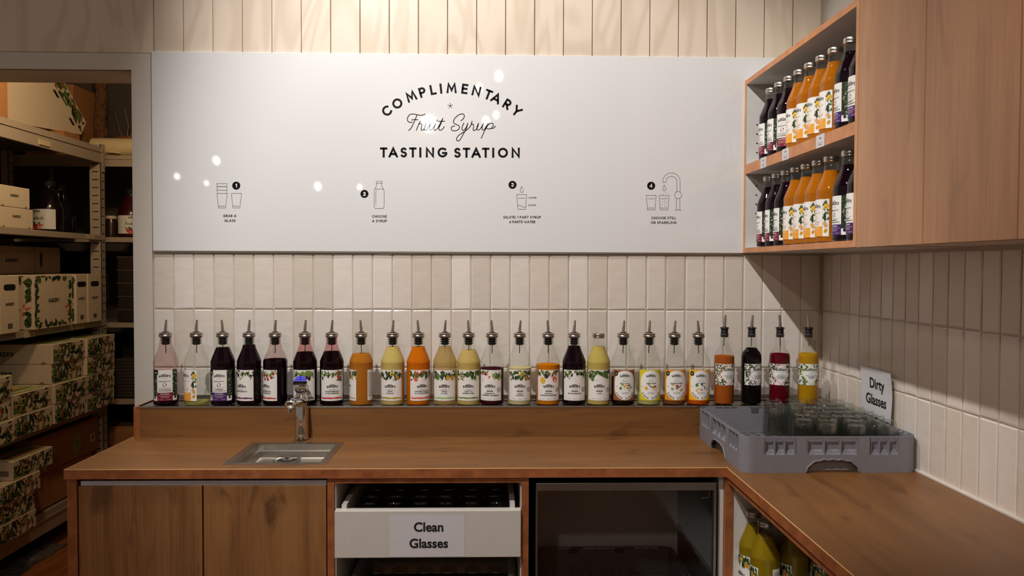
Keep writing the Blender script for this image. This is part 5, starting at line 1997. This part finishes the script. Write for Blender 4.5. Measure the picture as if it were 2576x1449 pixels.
def carton(name, label, x0, x1, y0, y1, z0, z1, mt, group=None, flaps=True, cat='box', rz=0.0):
    cx, cy = (x0 + x1) / 2, (y0 + y1) / 2
    t = thing(name, label, cat, (cx, cy, z0), rz, group)
    hx, hy, h = (x1 - x0) / 2, (y1 - y0) / 2, z1 - z0
    b = MB()
    b.box(-hx, hx, -hy, hy, 0.0005, h - 0.0005, mt, 0.003)
    put('body', b.mesh('body'), t)
    if flaps:
        b = MB()
        b.box(-hx + 0.004, hx - 0.004, -0.002, 0.002, h - 0.0010, h + 0.0004, mat('dark_seam', (70, 56, 44), 0.9))  # dark strip along the joint of the flaps
        put('lid_seam', b.mesh('lid_seam'), t)
    return t, hx, hy, h


FB = 'flat fruit boxes on the fourth store shelf'
colx = {'a': (1.245, 1.555), 'b': (1.560, 1.870), 'c': (0.905, 1.215), 'd': (0.575, 0.885)}
flat = []
for c, zs, words in (('b', 4, 'far right column'), ('a', 4, 'middle column'), ('c', 2, 'near column'), ('d', 3, 'column at the picture edge')):
    for k in range(zs):
        flat.append((c, k, words, zs))
LN = ['bottom', 'second from bottom', 'third from bottom', 'top']
rr = random.Random(5)
for c, k, words, zs in flat:
    y0, y1 = colx[c]
    off = 0.033 + rr.uniform(-0.010, 0.010) + (0.018 if c == 'd' else 0)
    y0, y1 = -2.7 + (y0 + 2.7) * 0.985, -2.7 + (y1 + 2.7) * 0.985
    z0 = 0.6620 + 0.0993 * k
    t, hx, hy, h = carton('fruit_box', 'flat leaf-printed fruit box, %s in the %s' % ('top' if k == zs - 1 else LN[k], words), -2.66 + off, -2.20 + off, y0, y1, z0, z0 + 0.0988, M_CARDW, FB)
    put('printed_front', print_leaves(int((y1 - y0) * 1000), 98, 3 + (k * 7 + ord(c)) % 2, 'band'), t, (hx + 0.0002, -hy, 0), (0, 0, pi / 2))
    put('side_lettering', text_print("BARKER'S", 120, 22), t, (-0.02, -hy - 0.0002, 0.05))
    b = MB()
    b.box(-hx + 0.06, hx - 0.012, -hy + 0.03, hy - 0.02, h - 0.0008, h + 0.0006, pal('leafp'))
    for i in range(12):
        b.box(-hx + 0.07 + i * 0.031, -hx + 0.085 + i * 0.031, -hy + 0.04 + 0.02 * (i % 3), hy - 0.04, h - 0.0004, h + 0.0010, pal(('gold', 'leaf2', 'cream')[i % 3]))
    put('printed_top', b.mesh('printed_top'), t)
    b = MB()
    b.prism([(hx - 0.045 + 0.012 * cos(radians(a_)), 0.001 + 0.012 * sin(radians(a_))) for a_ in range(0, 181, 20)], 'y', -hy - 0.0006, -hy + 0.0002, M_CARDG)
    put('thumb_notch', b.mesh('thumb_notch'), t)

FL = 'flat fruit boxes on the bottom store shelf'
for k, (y0, y1, x1) in enumerate(((0.690, 1.000, -2.15), (0.685, 0.995, -2.152), (0.715, 1.025, -2.142), (0.828, 1.143, -2.15))):
    z0 = 0.2160 + 0.0875 * k
    t, hx, hy, h = carton('fruit_box', 'flat leaf-printed fruit box near the floor, %s box of its stack' % ('bottom', 'second lowest', 'third lowest', 'topmost')[k], x1 - 0.46, x1, y0, y1, z0, z0 + 0.0868, M_CARDW, FL)
    put('printed_front', print_leaves(310, 87, 4 + k % 2, 'band'), t, (hx + 0.0002, -hy, 0), (0, 0, pi / 2))
    if k == 3:
        b = MB()
        b.box(-hx + 0.06, hx - 0.012, -hy + 0.03, hy - 0.02, h - 0.0008, h + 0.0006, pal('leafp'))
        for i in range(12):
            b.box(-hx + 0.07 + i * 0.031, -hx + 0.085 + i * 0.031, -hy + 0.04, hy - 0.04, h - 0.0004, h + 0.0010, pal(('gold', 'leafd', 'coral')[i % 3]))
        put('printed_top', b.mesh('printed_top'), t)
        b = MB()
        for i in range(9):
            b.box(hx - 0.060 + i * 0.0045, hx - 0.0575 + i * 0.0045, -hy - 0.0006, -hy + 0.0002, 0.02, 0.045, M_INK)
        put('barcode', b.mesh('barcode'), t)

# white carry boxes with wreath print
FC = 'white fruit carry boxes on the third store shelf'
for i, (x0, x1, y0, y1, lab) in enumerate(((-2.56, -2.208, 1.487, 1.600, 'white carry box with hand slot, left of the narrow pair'), (-2.56, -2.206, 1.604, 1.752, 'white carry box with hand slot next to the steel post'),
                                          (-2.30, -2.208, 0.846, 0.989, 'white carry box with leaf wreath cut by the picture edge'))):
    if i == 2:
        x0 = -2.56
    t, hx, hy, h = carton('carry_box', lab, x0, x1, y0, y1, 1.1370, 1.4040, M_CARDW, FC)
    b = MB()
    b.prism([(sx * 0.030 + 0.014 * cos(radians(a_)), 0.212 + 0.014 * sin(radians(a_))) for sx, r0 in ((1, -90), (-1, 90)) for a_ in range(r0, r0 + 181, 30)], 'x', hx - 0.001, hx + 0.0008, M_BLACK)
    put('hand_slot', b.mesh('hand_slot'), t)
    put('lettering', text_print("BARKER'S", 62, 14), t, (hx + 0.0006, 0, 0.135), (0, 0, pi / 2))
    b = MB()
    for k in range(7):
        b.box(hx - 0.0002, hx + 0.0006, -0.016 + k * 0.005, -0.013 + k * 0.005, 0.022, 0.046, M_INK)
    put('barcode', b.mesh('barcode'), t)
    put('printed_side', print_leaves(int((x1 - x0) * 1000), 270, 9, 'wreath'), t, (-hx, -hy - 0.0002, 0))
t, hx, hy, h = carton('carry_box', 'wide white carry box with leaf wreath and lettering facing the door', -2.58, -2.207, 1.102, 1.446, 1.1370, 1.4030, M_CARDW, FC)
put('printed_front', print_leaves(344, 266, 8, 'wreath'), t, (hx + 0.0002, -hy, 0), (0, 0, pi / 2))
put('lettering', text_print("BARKER'S", 92, 20), t, (hx + 0.0006, 0, 0.138), (0, 0, pi / 2))
put('printed_side', print_leaves(373, 266, 9, 'wreath'), t, (-hx, -hy - 0.0002, 0))

# plain white boxes on the second shelf
for k, (y0, y1, z0, z1, lab) in enumerate(((0.905, 1.168, 1.6245, 1.7210, 'lower of two plain white lettered boxes on the second shelf'), (0.900, 1.142, 1.7215, 1.8210, 'upper of two plain white lettered boxes on the second shelf'))):
    t, hx, hy, h = carton('white_box', lab, -2.55, -2.243, y0, y1, z0, z1, M_CARDW, 'plain white boxes on the second store shelf')
    put('lettering', text_print("BARKER'S", 62, 13), t, (hx + 0.0004, 0.0, 0.056), (0, 0, pi / 2))
    b = MB()
    for yy in (-hy + 0.032, hy - 0.032):
        b.prism([(yy + 0.010 * cos(radians(a_)), 0.001 + 0.010 * sin(radians(a_))) for a_ in range(0, 181, 20)], 'x', hx - 0.001, hx + 0.0006, M_CARDG)
    put('thumb_notches', b.mesh('thumb_notches'), t)
t, hx, hy, h = carton('brown_carton', 'grey-brown carton with dark oval hand hole under the second shelf', -2.68, -2.40, 1.06, 1.690, 1.4050, 1.5480, M_CARDG)
b = MB()
b.prism([(0.13 + 0.010 * cos(radians(a_)), zc + 0.010 * sin(radians(a_))) for zc, r0 in ((0.105, 0), (0.045, 180)) for a_ in range(r0, r0 + 181, 30)], 'x', hx - 0.001, hx + 0.0008, M_BLACK)
put('hand_hole', b.mesh('hand_hole'), t)
put('lettering', text_print("BARKER'S", 105, 18), t, (hx + 0.0004, -0.12, 0.07), (0, 0, pi / 2))
b = MB()
b.box(hx - 0.001, hx + 0.0006, 0.068, 0.071, 0.0, h, mat('dark_seam', (70, 56, 44), 0.9))  # dark line down the corner joint
put('corner_seam', b.mesh('corner_seam'), t)
# that carton rests on two boxes standing behind the carry boxes
t, hx, hy, h = carton('backing_carton', 'dark brown carton hidden behind the white carry boxes', -2.78, -2.60, 1.06, 1.690, 1.1370, 1.4045, M_CARDG)

# long brown cartons at the bottom
t, hx, hy, h = carton('long_carton', 'long brown carton with green handwritten note on the bottom shelf', -2.70, -2.25, 1.155, 1.785, 0.4035, 0.5880, M_CARD)
NT = thing('green_note', 'pale green diamond note stuck on the long brown carton', 'note', (-2.2492, 1.558, 0.4755))
a = Art(lambda u, v, l: (0.0002 + 0.0002 * l, u * 0.001, v * 0.001))
b = MB()
b.prism([(0.0, -0.066), (0.045, 0.006), (0.008, 0.070), (-0.050, -0.004)], 'x', 0.0, 0.0008, pal('noteg'))
put('note_paper', b.mesh('note_paper'), NT)
a = Art(lambda u, v, l: (0.0012, u * 0.001, v * 0.001))
for ln in ([(-16, 22), (-10, 14), (-4, 24), (4, 14), (8, 22)], [(-22, 4), (-8, 10), (-4, -2), (8, 8), (18, 2)], [(-10, -14), (-2, -22), (2, -12), (12, -16)]):
    a.line(smooth_curve(ln, 4), 2.6)
put('handwriting', a.mesh('handwriting'), NT)
b = MB()
b.box(hx - 0.0005, hx + 0.0006, 0.225, 0.275, 0.055, 0.100, M_CARDW)
b.box(hx - 0.0004, hx + 0.0010, 0.238, 0.262, 0.066, 0.089, pal('brownfruit'))
put('small_sticker', b.mesh('small_sticker'), t)
t, hx, hy, h = carton('long_carton', 'lower brown carton under the noted carton on the bottom shelf', -2.70, -2.262, 1.155, 1.740, 0.2160, 0.4030, M_CARD)

# black folded sheets on the floor under the shelf
rr = random.Random(3)
FLAT = [('black plastic sheet bunched under the bottom shelf', -2.56, -2.36, 0.95, 1.46, 0.060, (18, 17, 18)), ('grey folded paper lying on the floor beneath the shelves', -2.33, -2.20, 0.86, 1.36, 0.022, (96, 90, 84))]
for lab, x0, x1, y0, y1, hgt, col in FLAT:
    b = MB()
    vs, fs = [], []
    nx, ny = 6, 14
    for i in range(nx + 1):
        for j in range(ny + 1):
            e = min(i, nx - i, 1) * min(j, ny - j, 1)
            vs.append((x0 + (x1 - x0) * i / nx + rr.uniform(-0.012, 0.012), y0 + (y1 - y0) * j / ny + rr.uniform(-0.012, 0.012), 0.002 + (hgt * rr.uniform(0.3, 1) if e else rr.uniform(0, 0.006))))
    for i in range(nx):
        for j in range(ny):
            k = i * (ny + 1) + j
            fs.append((k, k + ny + 1, k + ny + 2, k + 1))
    b.add(vs, fs, mat('sheet_%d' % col[0], col, 0.4))
    o_ = put('folded_sheet', b.mesh('folded_sheet'))
    o_['label'] = lab
    o_['category'] = 'sheet'

# top shelf goods
t, hx, hy, h = carton('flower_box', 'large white flat box with printed leaf edge leaning on the top shelf', -0.30, 0.30, -0.045, 0.045, 0, 0.36, M_CARDW, None, False)
t.location = (-2.47, 1.30, 2.135)


def slab(t, pts, d, mt, n='body'):
    b = MB()
    m_ = len(pts)
    vs = [Vector(p) for p in pts] + [Vector(p) + Vector(d) for p in pts]
    b.add(vs, [tuple(range(m_)), tuple(range(2 * m_ - 1, m_ - 1, -1))] + [(i, m_ + i, m_ + (i + 1) % m_, (i + 1) % m_) for i in range(m_)], mt)
    return put(n, b.mesh(n), t)


for ch in list(t.children):
    bpy.data.objects.remove(ch)
t.location = (-2.36, 1.40, 2.1285)
# tilted: broad face to the aisle, printed narrow edge to the right
P0 = Vector((0.0, -0.45, 0.006))
Wv = Vector((0.0, 0.90, 0.066))
Hv = Vector((0.0, -0.285, 0.226))
Dv = Vector((-0.080, 0.050, 0.088))
Dv = Vector((0.0, 0.056, 0.080))
slab(t, [P0, P0 + Wv, P0 + Wv + Dv, P0 + Wv + Dv + Hv, P0 + Hv + Dv, P0 + Hv], Vector((-0.10, 0, 0)), M_CARDW)
E0 = P0 + Wv
a = Art(lambda u, v, l: tuple(E0 + Hv * u + Dv * v + Vector((0.0006 + 0.0002 * l, 0, 0))))
rr = random.Random(21)
for i in range(46):
    u, v = rr.uniform(0.04, 0.96), rr.uniform(0.1, 0.9)
    s_ = rr.uniform(0.05, 0.13)
    an = rr.uniform(0, 6.3)
    a.poly([(min(0.98, max(0.02, u + s_ * cos(an + q) * k)), min(0.94, max(0.06, v + 3.0 * s_ * sin(an + q) * k))) for q, k in ((0, 1), (1.2, 0.5), (3.14, 1), (4.4, 0.5))], rr.choice(['leafd', 'leaf', 'leafd', 'brownfruit', 'leaf2']), 1 + 0.03 * i)
put('printed_edge', a.mesh('printed_edge'), t)
b = MB()
for f_ in (0.18, 0.72):
    c_0 = P0 + Wv * 0.955 + Hv * f_
    b.add([c_0 + Vector((0.0006, 0, 0)), c_0 + Wv * 0.03 + Vector((0.0006, 0, 0)), c_0 + Wv * 0.03 + Hv * 0.15 + Vector((0.0006, 0, 0)), c_0 + Hv * 0.15 + Vector((0.0006, 0, 0))], [(0, 1, 2, 3)], M_BLACK)
put('slot', b.mesh('slot'), t)

carton('brown_carton', 'dark brown carton standing behind the leaning white box on top', -2.76, -2.475, 1.985, 2.30, 2.0990, 2.52, M_CARD)
carton('brown_carton', 'bright tan carton on the top shelf at the picture edge', -2.350, -2.245, 0.66, 0.985, 2.1285, 2.42, M_CARD)
carton('small_carton', 'small tan carton under the leaning box corner on the top shelf', -2.44, -2.30, 1.56, 1.72, 2.1285, 2.176, M_CARD)

RL = thing('paper_roll', 'cream paper roll lying on the back top shelf by the door frame', 'roll', (-2.22, 2.03, 2.0985))
b = MB()
n = 40
prof_o = [(cos(2 * pi * i / n) * 0.056, sin(2 * pi * i / n) * 0.056 + 0.056) for i in range(n)]
prof_i = [(cos(2 * pi * i / n) * 0.047, sin(2 * pi * i / n) * 0.047 + 0.056) for i in range(n)]
vs = [(x, p, q) for x in (-0.16, 0.125) for p, q in prof_o] + [(x, p, q) for x in (-0.16, 0.125) for p, q in prof_i]
fs = []
for i in range(n):
    j = (i + 1) % n
    fs += [(i, j, n + j, n + i), (2 * n + i, 3 * n + i, 3 * n + j, 2 * n + j), (n + i, n + j, 3 * n + j, 3 * n + i), (i, 2 * n + i, 2 * n + j, j)]
b.add(vs, fs, mat('cream_paper', (226, 206, 160), 0.5, noise=0.03))
put('outer_sheet', b.mesh('outer_sheet', True), RL)
b = MB()
sp = [(0.040 * (1 - 0.3 * k / 30) * cos(k * 0.36), 0.040 * (1 - 0.3 * k / 30) * sin(k * 0.36) + 0.056) for k in range(30)]
vs = [(x, p, q) for x in (-0.15, 0.120) for p, q in sp]
b.add(vs, [(i, i + 1, 31 + i, 30 + i) for i in range(29)], mat('cream_paper', (226, 206, 160), 0.5))
put('inner_curl', b.mesh('inner_curl', True, False), RL)
b = MB()
b.tube([(-0.06, -0.052, 0.020), (-0.02, -0.056, 0.022), (0.02, -0.052, 0.016)], [0.003, 0.007, 0.004], mat('cream_paper', (226, 206, 160), 0.5), 8)
put('folded_tab', b.mesh('folded_tab', True), RL)

BK = thing('wicker_basket', 'flat brown wicker basket rim behind the paper roll', 'basket', (-2.19, 2.27, 2.0985))
b = MB()
for k in range(5):
    z = 0.085 + 0.014 * k
    b.tube([(0.17 * cos(radians(t_)), 0.13 * sin(radians(t_)), z + 0.004 * sin(t_ * 0.4 + k)) for t_ in range(0, 361, 12)], 0.0065, mat('wicker', (140, 92, 52), 0.7, noise=0.2), 6)
put('rim', b.mesh('rim', True), BK)
b = MB()
for k in range(40):
    an = 2 * pi * k / 40
    b.tube([(0.12 * cos(an), 0.09 * sin(an), 0.002), (0.155 * cos(an), 0.115 * sin(an), 0.06), (0.17 * cos(an), 0.13 * sin(an), 0.140)], 0.005, mat('wicker', (140, 92, 52), 0.7), 5)
b.lathe([(0.09, 0.0), (0.09, 0.006)], mat('wicker', (140, 92, 52), 0.7), 24)
put('weave', b.mesh('weave'), BK)

TK = thing('bark_post', 'rough bark covered post rising from the back top shelf', 'post', (-2.415, 2.19, 2.0990))
b = MB()
rr = random.Random(9)
vs, fs = [], []
n, mrow = 18, 34
for j in range(mrow):
    for i in range(n):
        r = 0.036 + rr.uniform(-0.006, 0.006) - 0.006 * j / mrow
        an = 2 * pi * i / n
        vs.append((r * cos(an) + 0.004 * sin(j * 0.4), r * sin(an), j * 0.0205))
for j in range(mrow - 1):
    for i in range(n):
        k = (i + 1) % n
        fs.append((j * n + i, j * n + k, (j + 1) * n + k, (j + 1) * n + i))
b.add(vs, fs, mat('bark', (104, 70, 40), 0.9, noise=0.5, scale=120, bump=0.8))
put('bark', b.mesh('bark'), TK)
b = MB()
b.lathe([(0.050, 0.0), (0.050, 0.010), (0.040, 0.014)], mat('bark', (104, 70, 40), 0.9), 20)
put('foot', b.mesh('foot'), TK)

BR = thing('dry_branches', 'thin dry twigs sticking up beside the door frame', 'branches', (-2.345, 2.435, 2.0990))
for k, tw in enumerate(([(0, 0, 0), (-0.01, 0.0, 0.12), (0.01, 0, 0.24), (0.03, 0, 0.40)], [(0, 0, 0), (-0.03, 0, 0.14), (-0.07, 0, 0.22), (-0.10, 0, 0.34)], [(-0.01, 0, 0.12), (0.03, 0, 0.22), (0.02, 0, 0.36)], [(-0.03, 0, 0.14), (-0.02, 0.01, 0.26), (-0.04, 0, 0.38)])):
    b = MB()
    b.tube(tw, [0.0030, 0.0026, 0.0018, 0.0010][:len(tw)], mat('twig', (176, 146, 108), 0.8), 6)
    put('twig', b.mesh('twig'), BR)

# big sauce jugs


def jug(label, loc, col, rz, words=True, s=1.0):
    t = thing('sauce_jug', label, 'jug', loc, rz, 'large sauce jugs in the store room')
    b = MB()
    pr = [(0.060, 0.0), (0.074, 0.006), (0.078, 0.02), (0.078, 0.135), (0.072, 0.160), (0.052, 0.205), (0.036, 0.240), (0.030, 0.255), (0.030, 0.262)]
    b.lathe([(r * s, z * s) for r, z in pr], mat('jug_' + str(col[0]), col, 0.15, noise=0.05), 32)
    put('body', b.mesh('body', True), t)
    b = MB()
    b.lathe([(0.033 * s, 0.258 * s), (0.034 * s, 0.262 * s), (0.034 * s, 0.288 * s), (0.030 * s, 0.291 * s)], M_BLACK, 28)
    put('cap', b.mesh('cap', True), t)
    b = MB()
    b.tube([(0.028 * s, 0, 0.246 * s), (0.060 * s, 0, 0.240 * s), (0.074 * s, 0, 0.200 * s), (0.068 * s, 0, 0.172 * s)], 0.009 * s, mat('jug_' + str(col[0]), col, 0.15), 10)
    put('handle', b.mesh('handle', True), t)
    a = Art(cyl_wrap(78 * s, 22 * s))
    a.rect(-100 * s, 100 * s, 0, 108 * s, 'paper', 0, 6)
    rnd = random.Random(4)
    a.logo(0, 92 * s, 46 * s)
    for ln in ([(-44, 64), (-36, 70), (-40, 52)], [(-34, 60), (-30, 54), (-26, 60), (-24, 54)], [(-22, 60), (-16, 52), (-12, 62), (-8, 52), (-6, 70)], [(-4, 54), (2, 62), (4, 53)], [(6, 70), (8, 52)], [(14, 62), (10, 56), (16, 52), (24, 60), (28, 52), (34, 68), (36, 52), (42, 56)]):
        a.line(smooth_curve([(x * s, y * s) for x, y in ln], 3), 2.4 * s, 'ink', 2)
    for i in range(24):
        a.ell(rnd.uniform(-36, 36) * s, (10 + rnd.uniform(-8, 14)) * s, 6.5 * s, 6 * s, rnd.choice(['red', 'coral', 'red']), 2 + 0.05 * i, 10)
    for i in range(8):
        a.leaf(rnd.uniform(-36, 26) * s, rnd.uniform(20, 30) * s, 16 * s, 7 * s, rnd.uniform(0.2, 2.6), rnd.choice(['leafd', 'leaf']), 4)
    put('label', a.mesh('label'), t)
    return t


jug('dark jug on the second shelf with its label turned away, nearer the white boxes', (-2.44, 1.655, 1.6245), (22, 14, 16), radians(-20))
jug('dark jug on the second shelf beside the perforated steel post', (-2.475, 1.835, 1.6245), (18, 14, 15), radians(-48))
jug('red sauce jug with berry label on the back shelf by the door frame', (-2.175, 2.06, 1.6180), (58, 16, 20), radians(30))

# remaining back-shelf goods, dim
TJ = thing('lidded_jar', 'dark jar with pale lid beside the red jug on the back shelf', 'jar', (-2.292, 2.05, 1.6180))
b = MB()
b.lathe([(0.030, 0), (0.034, 0.004), (0.034, 0.085), (0.030, 0.10), (0.028, 0.112)], mat('jar_dark', (60, 40, 26), 0.2), 24)
put('body', b.mesh('body', True), TJ)
b = MB()
b.lathe([(0.031, 0.112), (0.031, 0.128), (0.029, 0.130)], M_CARDW, 24)
put('lid', b.mesh('lid', True), TJ)
for k in range(5):
    z0 = 1.1130 + 0.078 * k
    t = thing('stacked_tub', 'dark tub with pale rim on the back shelf, %s of its stack' % ('lowest', 'second', 'middle', 'fourth', 'top')[k], 'tub', (-2.15, 2.10, z0), 0, 'dark tubs stacked on the back shelf')
    b = MB()
    b.box(-0.085, 0.085, -0.10, 0.10, 0.0, 0.074, mat('dark_tub', (50, 40, 34), 0.4), 0.004)
    put('body', b.mesh('body'), t)
    b = MB()
    b.box(-0.088, 0.088, -0.103, 0.103, 0.0735, 0.0775, mat('tub_rim', (120, 104, 90), 0.4))
    put('rim', b.mesh('rim'), t)
for k in range(12):
    z0 = 0.6560 + 0.0195 * k
    o_ = put('folded_bag', boxmesh('folded_bag', -0.085 + rr.uniform(-0.01, 0.01), 0.085, -0.11, 0.11 + rr.uniform(-0.02, 0), 0, 0.018, mat('dark_bag', (66, 56, 48), 0.6, noise=0.3), 0.004), None, (-2.185, 2.12, z0))
    o_['label'] = 'dark folded paper bag, number %s up in the pile on the low back shelf' % ('one', 'two', 'three', 'four', 'five', 'six', 'seven', 'eight', 'nine', 'ten', 'eleven', 'twelve')[k]
    o_['category'] = 'bag'
    o_['group'] = 'folded bags on the low back shelf'
PC = thing('orange_pouch', 'upright pale pouch with orange fruit print beside the door frame', 'pouch', (-2.075, 2.03, 0.6560))
b = MB()
b.box(-0.045, 0.045, -0.020, 0.020, 0.0, 0.270, mat('pouch_pale', (214, 170, 140), 0.4), 0.012)
put('body', b.mesh('body', True), PC)
a = Art(lambda u, v, l: (u * 0.001, -0.0206 - 0.0002 * l, v * 0.001))
a.ell(-8, 50, 24, 30, 'orange', 1, 18)
a.ell(4, 34, 16, 20, 'coral', 2, 16)
a.text('U', -18, 160, 30, 6, 'ink', 1)
put('print', a.mesh('print'), PC)
t = thing('open_carton', 'open brown carton on the lowest back shelf behind the counter end', 'box', (-2.20, 2.12, 0.2005))
b = MB()
for x0, x1, y0, y1 in ((-0.20, 0.20, -0.15, -0.146), (-0.20, 0.20, 0.146, 0.15), (-0.20, -0.196, -0.146, 0.146), (0.196, 0.20, -0.146, 0.146)):
    b.box(x0, x1, y0, y1, 0, 0.255, M_CARD)
b.box(-0.196, 0.196, -0.146, 0.146, 0.0, 0.004, M_CARD)
put('body', b.mesh('body'), t)
b = MB()
b.add([(-0.20, -0.15, 0.255), (0.20, -0.15, 0.255), (0.20, -0.06, 0.276), (-0.20, -0.06, 0.270)], [(0, 1, 2, 3)], M_CARD)
put('flap', b.mesh('flap', False, False), t)

# ------------------------------------------------------------------ shop ceiling fittings mirrored in the sign
LAMPS = [(1255, 190, 7.0, 0.07), (1206, 220, 7.6, 0.06), (1248, 288, 8.6, 0.06), (1222, 303, 9.0, 0.075), (545, 403, 13.0, 0.10), (800, 468, 16.0, 0.12), (446, 443, 14.0, 0.08), (520, 460, 15.0, 0.07), (905, 470, 16.0, 0.08)]
M_LENS = mat('lamp_lens', (255, 240, 220), 0.5, noise=0, emit=30)
NEAR = ('above the letter T of the arched heading', 'beside the letter N of the arched heading', 'beside the letter A of the arched heading', 'over the end of the second script word', 'high above the glasses icon', 'left of the bottle icon', 'near the left panel edge', 'beside the stacked glasses icon', 'just above the number two')
for (px, py, D, r), near in zip(LAMPS, NEAR):
    # direction of the mirrored ray behind the wall, folded back into the shop
    d = fw * 1954.3 + R2 * (px - 1288) - U2 * (py - 724.5)
    p = Vector((0, -2.7, 1.4537)) + d * (D / d.y)
    p.y = -p.y - 0.019
    t = thing('ceiling_spotlight', 'glowing shop spotlight mirrored in the sign ' + near, 'light', p, 0, 'shop spotlights mirrored in the sign')
    b = MB()
    b.tube([(0, 0.0, 0), (0, 0.02, -0.012)], r * 0.68, M_LENS, 14, 0.7)
    put('lens', b.mesh('lens'), t)
    b = MB()
    b.tube([(0, -0.16, 0.09), (0, -0.004, 0.002)], r * 0.75, M_BLACK, 14, 0.8)
    b.tube([(0, -0.10, 0.05), (0, -0.10, 4.0 - p.z)], 0.012, M_BLACK, 8)
    put('can', b.mesh('can'), t)
